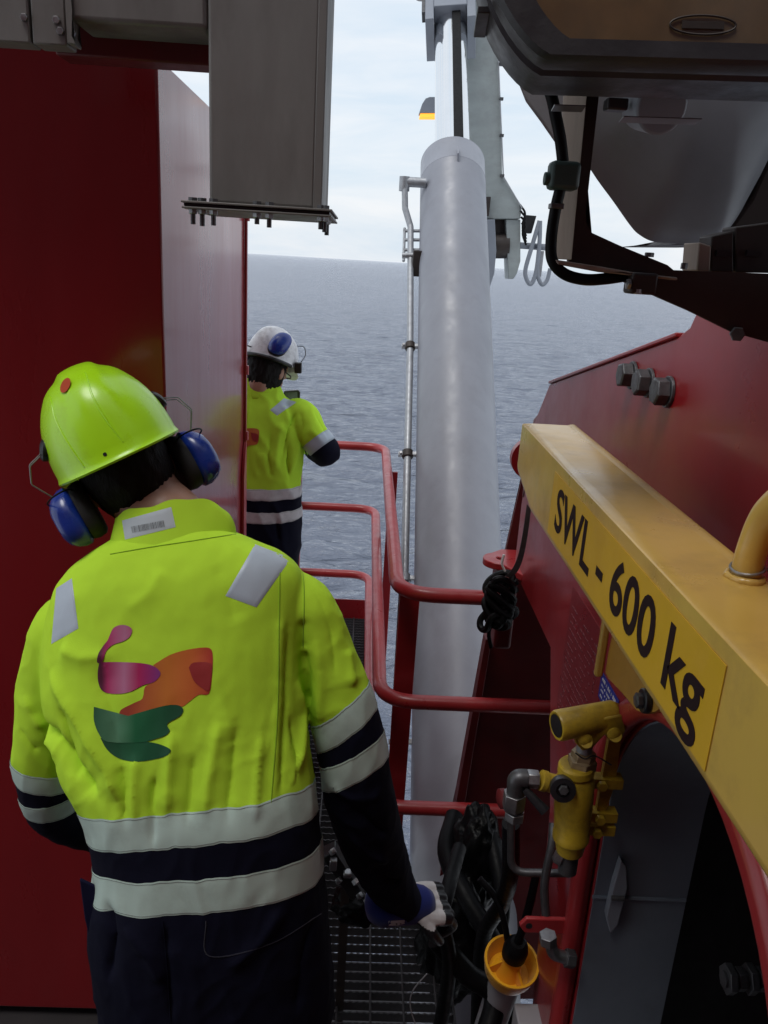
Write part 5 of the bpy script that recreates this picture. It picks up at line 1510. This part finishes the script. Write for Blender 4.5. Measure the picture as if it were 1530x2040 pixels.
    u = (cR * -.482 + cU * .876); u = (u - vdir * u.dot(vdir)).normalized()
    u = (u + vdir * .10).normalized()
    f = (vdir - u * vdir.dot(u)).normalized()
    f = (f - cR * .12).normalized(); f = (f - u * f.dot(u)).normalized()
    r = f.cross(u).normalized()
    if r.dot(cR) < 0: r = -r
    HM = Matrix((r, f, u)).transposed()
    H = lambda a, b, c: O + r * a + f * b + u * c
    # body: head, neck, trunk and limbs as one skin
    bm = B()
    ball(bm, H(0, .0, -.01), (.081, .098, .105), HM); ball(bm, H(0, .028, -.085), (.058, .072, .062), HM); ball(bm, H(0, .058, -.115), (.034, .036, .026), HM)
    ball(bm, H(0, .105, -.055), (.013, .020, .022), HM, 2); ball(bm, H(0, .088, -.095), (.024, .012, .010), HM, 2)
    for s in (-1, 1):
        ball(bm, H(.079 * s, -.005, -.05), (.010, .018, .032), HM, 2); ball(bm, H(.034 * s, .080, -.035), (.016, .012, .009), HM, 2)
    limb(bm, [(H(0, -.018, -.06), .070), (H(.008, -.022, -.115), .069), (rings[0][0] + V((0, 0, .01)), .070), (rings[1][0], .075)], 20)
    ring_loft(bm, [(c, a * .80, d * .80) for c, a, d in rings[1:]], 32, 3)
    for lm in (armR, armL): limb(bm, [(p, rr * .62) for p, rr in lm], 14, 4)
    for lg_ in legs: limb(bm, [(p, rr * .66) for p, rr in lg_], 14, 4)
    mb = remesh(bm, .0075, 3, 'body'); finish(mb, [SKIN]); shift(mb, root)
    mesh_obj('body', mb, None, root)
    # short dark hair: cap over the back of the head
    bm = B()
    bmesh.ops.create_icosphere(bm, subdivisions=5, radius=1)
    for v in bm.verts:
        d = v.co.normalized()
        k = 1.10 + .03 * mnoise.noise(d * 9) + .02 * mnoise.noise(V((d.x * 40, d.y * 40, d.z * 8)))
        v.co = H(d.x * .079 * k, -.004 + d.y * .100 * k, -.022 + d.z * (.108 if d.z > 0 else .112) * k)
    dead = [v for v in bm.verts if (v.co - O).dot(f) > .045 and (v.co - O).dot(u) < .02]
    bmesh.ops.delete(bm, geom=dead, context='VERTS')
    obj('hair', bm, HAIR, root, ang=80)
    # helmet with crest, sticker, vents
    hx = thing('helmet', (0, 0, 0)) if False else None
    bm = B(); helmet_shell(bm, O + u * .006, r, u, f, .121, .150, .168, ridge=True)
    hb = bm.copy(); hbvh = BVHTree.FromBMesh(hb); hb.free()
    hel = obj('helmet', bm, HELM, root, ang=35)
    hel['label'] = 'lime yellow hard hat'
    def on(px, py, k=0.0):
        d = ray(px, py).normalized(); h = hbvh.ray_cast(CAM, d)
        return (h[0] - d * k, h[1]) if h[0] is not None else (at(px, py, Y=1.4), -d)
    p, n_ = on(131, 768); n_ = n_ if n_.dot(p - CAM) < 0 else -n_
    bm = B(); xx, yy, _ = frame_of(n_)
    bm.faces.new([bm.verts.new(p + n_ * .0012 + (xx * math.cos(t) + yy * math.sin(t)) * .0145) for t in [2 * math.pi * i / 24 for i in range(24)]]); obj('sticker', bm, ORANGE, hel)
    p, n_ = on(209, 905); n_ = n_ if n_.dot(p - CAM) < 0 else -n_
    obj('vent_hole', lathe(B(), p - n_ * .002, n_, [(0, .0035), (.0028, .0035)], 14), BLACK, hel)
    # moulded ribs running down the back of the shell
    for pts in ([(170, 742), (185, 790), (215, 840), (245, 880)], [(100, 790), (112, 840), (140, 890), (168, 930)]):
        P = []
        for q_ in catmull([V((*z, 0)) for z in pts], 6):
            h, nn = on(q_.x, q_.y, .0); P.append(h)
        obj('moulded_rib', sweep(B(), P, [.0012 + .001 * math.sin(math.pi * i / (len(P) - 1)) for i in range(len(P))], 8), HELM, hel)
    p, n_ = on(252, 846)
    # ear defenders on spring wires
    for s, cpx, mpx in ((1, (388, 898), (300, 778)), (-1, (165, 1030), (85, 905))):
        c = H(.114 * s, -.004, -.070)
        tilt = (r * s + u * (-.10) + f * -.25).normalized()
        cup = ear_cup(hel, c, tilt, (u + f * .12).normalized(), (f - r * .1 * s).normalized(), 1.16)
        a = H(.114 * s, -.012, .062)
        Mx = Matrix((u, f, (r * s + u * .55).normalized())).transposed().to_4x4(); Mx.translation = a
        obj('muff_mount', lathe(B(), a - r * s * .004, (r * s + u * .55), [(0, .021), (.008, .022), (.013, .017), (.015, .010)], 20), BLACK, hel)
        for off in (-.012, .010):
            P = [a + r * s * .006 + f * off, a + r * s * .038 - u * .012 + f * off, a + r * s * .052 - u * .045 + f * off * .6, c + tilt * .030 + u * .050 + f * off * .4, c + tilt * .036 + u * .030 + f * off * .3]
            obj('spring_wire', sweep(B(), fillet(P, .008, 4), .0011, 8), ZINC, hel)
        P = [c + tilt * .020 + (u * .035 + f * -.02) + (f * .05 * math.cos(t) + tilt * .026 * math.sin(t) + u * .012 * math.sin(t * .5)) for t in [2 * math.pi * i / 20 for i in range(17)]]
        obj('muff_cord', sweep(B(), catmull(P, 3), .0016, 8), RUBBER, cup)
        obj('cord_plug', lathe(B(), c + tilt * .034 + u * .034, u, [(0, .006), (.010, .006)], 12), BLACK, cup)
    # gloved right hand gripping the hose, left hand hidden in front
    wr = armR[-1][0]; 
    fw = (at(905, 1800, Y=1.60) - wr).normalized(); bk = (V((.1, -.35, 1))); bk = (bk - fw * bk.dot(fw)).normalized(); sd = fw.cross(bk)
    bm = B(); hand_parts(bm, wr + fw * .012, fw, bk, -sd, .95, .225); mh = remesh(bm, .003, 4, 'glove'); finish(mh, [GLW, BLACK])
    co = get_co(mh); dd = (co - np.array(wr)) @ np.array(fw); bb = (co - np.array(wr)) @ np.array(bk)
    lab = (bb < .002) | (dd > .105)
    pv = np.empty(len(mh.loops), dtype=np.int32); mh.loops.foreach_get('vertex_index', pv); st = np.empty(len(mh.polygons), dtype=np.int32); mh.polygons.foreach_get('loop_start', st)
    mh.polygons.foreach_set('material_index', lab[pv[st]].astype(np.int32)); shift(mh, root)
    gl = mesh_obj('glove', mh, None, root); gl['label'] = 'white and black work glove with blue cuff'
    bm = B(); a = wr - fw * .045; limbp = [(a - fw * .01, .052), (wr - fw * .01, .049), (wr + fw * .03, .046), (wr + fw * .058, .042)]
    limb(bm, limbp, 28, 5)
    cb = bm.copy(); cbv = BVHTree.FromBMesh(cb); cb.free(); obj('cuff', bm, GLB, gl)
    pt = patch('cuff_badge', cbv, [(774, 1835), (806, 1833), (807, 1853), (775, 1854)], gl, PAPER, 6, 6, .001)
    bm = text_mesh('W', .020, at(781, 1851, Y=1.6), cR, cU, sx=1.1, bold=.001, extrude=.0001)
    for v in bm.verts:
        d = (v.co - CAM).normalized(); h = cbv.ray_cast(CAM, d); v.co = (h[0] if h[0] is not None else v.co) - d * .0022
    obj('badge_letter', bm, BLACK, gl, smooth=False)
    wl = armL[-1][0]; bm = B(); hand_parts(bm, wl, (1, .25, -.1), (0, .2, 1), (0, 1, -.2), .7, .19); mh = remesh(bm, .004, 3, 'glove'); finish(mh, [GLW]); shift(mh, root); mesh_obj('glove', mh, None, root)
    # boots
    for lg_ in legs:
        p = lg_[-1][0]
        bm = B(); ball(bm, V((p.x, p.y + .06, .045)), (.052, .125, .05)); ball(bm, V((p.x, p.y - .02, .07)), (.05, .06, .075)); mm = remesh(bm, .008, 3, 'boot'); co = get_co(mm); co[:, 2] = np.maximum(co[:, 2], .003); set_co(mm, co); finish(mm, [RUBBER]); shift(mm, root); mesh_obj('boot', mm, None, root)
build_near_worker()

# ------------------------------------------------------------------ worker at the rail
def build_far_worker():
    root = thing('person', (-.50, 3.62, 0), 'worker in white helmet with blue ear defenders standing at the far rail', 'person', 'people working on deck')
    A = lambda x, y, Y: at(x, y, Y=Y)
    T = [((462, 776), (556, 770), 3.66, .068), ((448, 797), (564, 793), 3.66, .088), ((426, 820), (590, 814), 3.65, .105), ((412, 850), (603, 842), 3.64, .120), ((414, 900), (602, 894), 3.62, .130), ((417, 945), (599, 940), 3.61, .130),
         ((418, 975), (597, 970), 3.60, .126), ((418, 1010), (596, 1006), 3.60, .130), ((416, 1055), (596, 1052), 3.60, .140), ((416, 1100), (594, 1098), 3.60, .145), ((425, 1150), (590, 1148), 3.60, .135)]
    rings = [trunk_ring(l, r, Y, hd, V((0, 1, -.12))) for l, r, Y, hd in T]
    armR = [(A(584, 825, 3.64), .068), (A(602, 835, 3.63), .070), (A(622, 864, 3.60), .066), (A(642, 890, 3.60), .064), (A(648, 902, 3.66), .061), (A(622, 885, 3.80), .050), (A(585, 850, 3.98), .040)]
    c0 = rings[3][0]
    def mir(p):
        return V((2 * c0.x - p.x, p.y, p.z))
    armL = [(mir(p), r) for p, r in armR]
    hw, h0 = rings[-2][1], rings[-2][0]
    legs = []
    for s in (-1, 1):
        p = h0 + hw * (.46 * s)
        legs.append([(p, .105), (V((p.x, p.y, .60)), .095), (V((p.x + .01 * s, p.y, .42)), .085), (V((p.x + .015 * s, p.y - .02, .09)), .078)])
    bm = B(); ring_loft(bm, rings, 40, 5)
    for lm in (armR, armL): limb(bm, lm, 22)
    for lg in legs: limb(bm, lg, 22)
    me = remesh(bm, .009, 4, 'coverall'); bvh = bvh_of(me)
    fold(me, bvh, [([(592, 812), (572, 860), (560, 920)], .018, -.012), ([(596, 815), (605, 850), (608, 890)], .016, -.010), ([(560, 840), (552, 880), (545, 940)], .02, .010), ([(600, 860), (590, 900), (575, 945)], .02, .010), ([(575, 880), (572, 920), (576, 955)], .014, -.012),
                   ([(540, 860), (535, 910), (540, 955)], .02, -.008), ([(500, 880), (505, 930), (515, 955)], .02, .006), ([(520, 900), (540, 940)], .02, .006), ([(615, 830), (620, 860), (640, 880)], .014, .007), ([(620, 820), (640, 850), (650, 875)], .012, -.006), ([(550, 1030), (556, 1080)], .02, -.010)])
    crumple(me, lambda c: .010 * (1 - abs(mnoise.noise(V((c.x * 9 + c.z * 4, c.y * 9, c.z * 4 - c.x * 3)) + V((5, 1, 3))))) ** 4 + .006 * mnoise.noise(V((c.x * 7, c.y * 7, c.z * 4)) + V((1, 7, 2))) + .003 * (1 - abs(mnoise.noise(V((c.x * 14, c.y * 14, c.z * 8))))))
    bvh = bvh_of(me)
    w1 = A(508, 970, 3.60); w2 = A(508, 1014, 3.60)
    axR = (armR[1][0] - armR[3][0]).normalized()
    rb = A(633, 884, 3.60)
    co = get_co(me)
    lab = co[:, 2] < w1.z
    for arm, b_ in ((armR, rb), (armL, mir(rb))):
        ax = (arm[1][0] - arm[3][0]).normalized()
        d = np.full(len(co), 9.0)
        for (p, _), (q, _) in zip(arm[2:], arm[3:]):
            k, _t = seg_dist(co, p, q); d = np.minimum(d, k)
        out = np.abs(co[:, 0] - c0.x) > .225
        arm_m = ((d < .085) & out) | ((d < .07) & (co[:, 1] > 3.78))
        lab = np.where(arm_m, (((co - np.array(b_)) @ np.array(ax)) < 0) | (co[:, 1] > 3.72), lab)
    finish(me, [HIVIS, NAVY])
    pv = np.empty(len(me.loops), dtype=np.int32); me.loops.foreach_get('vertex_index', pv); st = np.empty(len(me.polygons), dtype=np.int32); me.polygons.foreach_get('loop_start', st)
    me.polygons.foreach_set('material_index', lab[pv[st]].astype(np.int32)); shift(me, root)
    cov = mesh_obj('coverall', me, None, root); ORG[cov.name] = ORG[root.name]
    W2 = mat('worn_white_tape', (.55, .53, .54), .5, var=.08, vscale=12, dirt=(.25, .24, .24), dirt_amt=.5, dirt_scale=20)
    for w_, hf in ((w1, .026), (w2, .026)): stitched('reflective_strip', bvh, w_, (0, 0, 1), (0, 0, 1), hf, cov, W2, 160, 5, waver=.004, seed=w_.z, off=.004)
    stitched('reflective_strip', bvh, rb, axR, axR, .026, cov, REFLG, 90, 4, off=.004, rmax=.12)
    patch('shoulder_strip', bvh, [(566, 793), (591, 801), (552, 828), (538, 817)], cov, REFLG, 10, 10, .004)
    print_shape('logo_shape', bvh, [(440, 862), (470, 856), (500, 853), (515, 856), (516, 870), (512, 885), (495, 888), (480, 900), (450, 896)], cov, mat('orange_logo', (.46, .11, .02), .7, var=.1), .004)
    print_shape('logo_shape', bvh, [(500, 862), (514, 866), (512, 880), (503, 876)], cov, MATS['dark_red_print'], .006)
    # collar: dark inner, yellow outer
    cc0, cc1 = A(510, 788, 3.655), A(516, 750, 3.668)
    for nm, m_, ra, rb_, k in (('collar', HIVIS, .108, .098, 1.0), ('inner_collar', NAVY, .098, .086, 1.45)):
        bm = B(); G = []
        for j in range(7):
            G.append([bm.verts.new(cc0 + (cc1 - cc0) * (j / 6 * k) + V(((ra + (rb_ - ra) * j / 6) * math.cos(t), .80 * (ra + (rb_ - ra) * j / 6) * math.sin(t), 0))) for t in [2 * math.pi * i / 48 for i in range(48)]])
        for a, b in zip(G, G[1:]):
            for i in range(48): bm.faces.new((a[i], a[(i + 1) % 48], b[(i + 1) % 48], b[i]))
        o_ = obj(nm, bm, m_, cov, ang=70); s_ = o_.modifiers.new('s', 'SOLIDIFY'); s_.thickness = .005
    # head, turned to the right and bowed
    O = A(540, 719, 3.70)
    yaw = math.radians(-32)
    f = V((-math.sin(yaw), math.cos(yaw), -.50)).normalized(); r = f.cross(V((0, 0, 1))).normalized(); u = r.cross(f).normalized()
    HM = Matrix((r, f, u)).transposed(); H = lambda a, b, c: O + r * a + f * b + u * c
    bm = B()
    ball(bm, H(0, 0, -.02), (.077, .098, .105), HM); ball(bm, H(0, .030, -.095), (.056, .070, .060), HM); ball(bm, H(0, .062, -.128), (.034, .034, .026), HM)
    ball(bm, H(0, .108, -.065), (.013, .020, .022), HM, 2); ball(bm, H(0, .09, -.105), (.024, .012, .010), HM, 2)
    for s in (-1, 1): ball(bm, H(.080 * s, -.002, -.055), (.010, .019, .032), HM, 2); ball(bm, H(.034 * s, .082, -.045), (.016, .012, .009), HM, 2)
    limb(bm, [(H(0, -.02, -.08), .060), (H(0, -.03, -.13), .058), (rings[0][0], .060), (rings[1][0], .07)], 18)
    ring_loft(bm, [(c, a * .8, d * .8) for c, a, d in rings[1:]], 28, 3)
    for arm, sg in ((armR, 1), (armL, -1)):
        limb(bm, [(p, rr * .62) for p, rr in arm], 14, 4)
        wr = arm[-1][0]; fw = (arm[-1][0] - arm[-2][0]).normalized(); hand_parts(bm, wr + fw * .02, fw, (0, -.3, -1), V((sg, .3, 0)) * -1, .6, .19)
    for lg in legs: limb(bm, [(p, rr * .66) for p, rr in lg], 14, 4)
    mb = remesh(bm, .0065, 2, 'body'); finish(mb, [SKIN]); shift(mb, root); mesh_obj('body', mb, None, root)
    bm = B(); bmesh.ops.create_icosphere(bm, subdivisions=5, radius=1)
    for v in bm.verts:
        d = v.co.normalized(); k = 1.07 + .05 * mnoise.noise(d * 8) + .03 * mnoise.noise(V((d.x * 34, d.y * 34, d.z * 7)))
        v.co = H(d.x * .080 * k, -.006 + d.y * .100 * k, -.035 + d.z * (.105 if d.z > 0 else .140) * k)
    bmesh.ops.delete(bm, geom=[v for v in bm.verts if (v.co - O).dot(f) > .03 and (v.co - O).dot(u) < .02], context='VERTS'); obj('hair', bm, HAIR, root, ang=80)
    bm = B(); helmet_shell(bm, O + u * .004, r, u, f, .110, .136, .140, ridge=True, peak=.05); hel = obj('helmet', bm, HELMW, root, ang=35); hel['label'] = 'scuffed white hard hat'
    # ear defenders parked up on the shell, one each side
    for s in (1, -1):
        c = H(.088 * s, -.085, .052); tl = (r * s * .75 + u * .35 - f * .7).normalized()
        if s < 0: c = H(-.100, .0, -.058); tl = -r
        cup = ear_cup(hel, c, tl, (u * .9 + f * .3).normalized(), (f + r * s).normalized(), 1.08)
        obj('muff_mount', box(B(), H(.125 * s, .045, .0) - V((.016, .016, .024)), H(.125 * s, .045, .0) + V((.016, .016, .024))), BLACK, hel, bevel=.004)
        P = [H(.128 * s, .045, .02), H(.150 * s, .035, .06), H(.155 * s, 0, .085), H(.140 * s, -.03, .075)]
        obj('spring_wire', sweep(B(), catmull(P), .0018, 6), BLACK, hel)
    bm = B(); sweep(bm, [H(.118 * math.cos(t), .142 * math.sin(t) , -.012 - .012 * max(0, -math.sin(t))) for t in [math.radians(180 + 180 * i / 24) for i in range(25)]], .008, 8); obj('head_band', bm, BLACK, hel)
    for k in range(2):
        bm = B(); sweep(bm, catmull([H(-.04 + .03 * k, -.145, .005), H(-.075, -.155 - .01 * k, .012), H(-.105, -.13, .004 + .014 * k), H(-.06, -.148, -.006), H(-.09, -.13, -.04)]), .0028, 6); obj('chin_cord', bm, BLACK, hel)
    # safety glasses
    bm = B(); sweep(bm, [H(.081, -.005, -.035), H(.080, .07, -.038), H(.06, .098, -.04), H(0, .108, -.04), H(-.06, .098, -.04), H(-.08, .07, -.038)], .003, 6); obj('safety_glasses', bm, BLACK, root)
    for lg in legs:
        p = lg[-1][0]; bm = B(); ball(bm, V((p.x, p.y + .06, .045)), (.052, .125, .05)); ball(bm, V((p.x, p.y - .02, .07)), (.05, .06, .075)); mm = remesh(bm, .010, 3, 'boot'); co = get_co(mm); co[:, 2] = np.maximum(co[:, 2], .003); set_co(mm, co); finish(mm, [RUBBER]); shift(mm, root); mesh_obj('boot', mm, None, root)
    # handheld device
    dv = thing('handheld_device', A(581, 792, 3.98), 'black handheld device held up by the worker at the rail', 'device')
    bm = B(); P = px_poly([(566, 779), (594, 777), (598, 782), (597, 800), (588, 808), (560, 808)], Y=3.97); prism(bm, P, (0, .02, 0)); obj('case', bm, BLACK, dv, bevel=.003)
    bm = B(); P = px_poly([(569, 782), (592, 781), (593, 800), (566, 801)], Y=3.9685); prism(bm, P, (0, .001, 0)); obj('screen', bm, mat('dark_screen', (.10, .11, .12), .12, var=.5, vscale=30), dv)
build_far_worker()
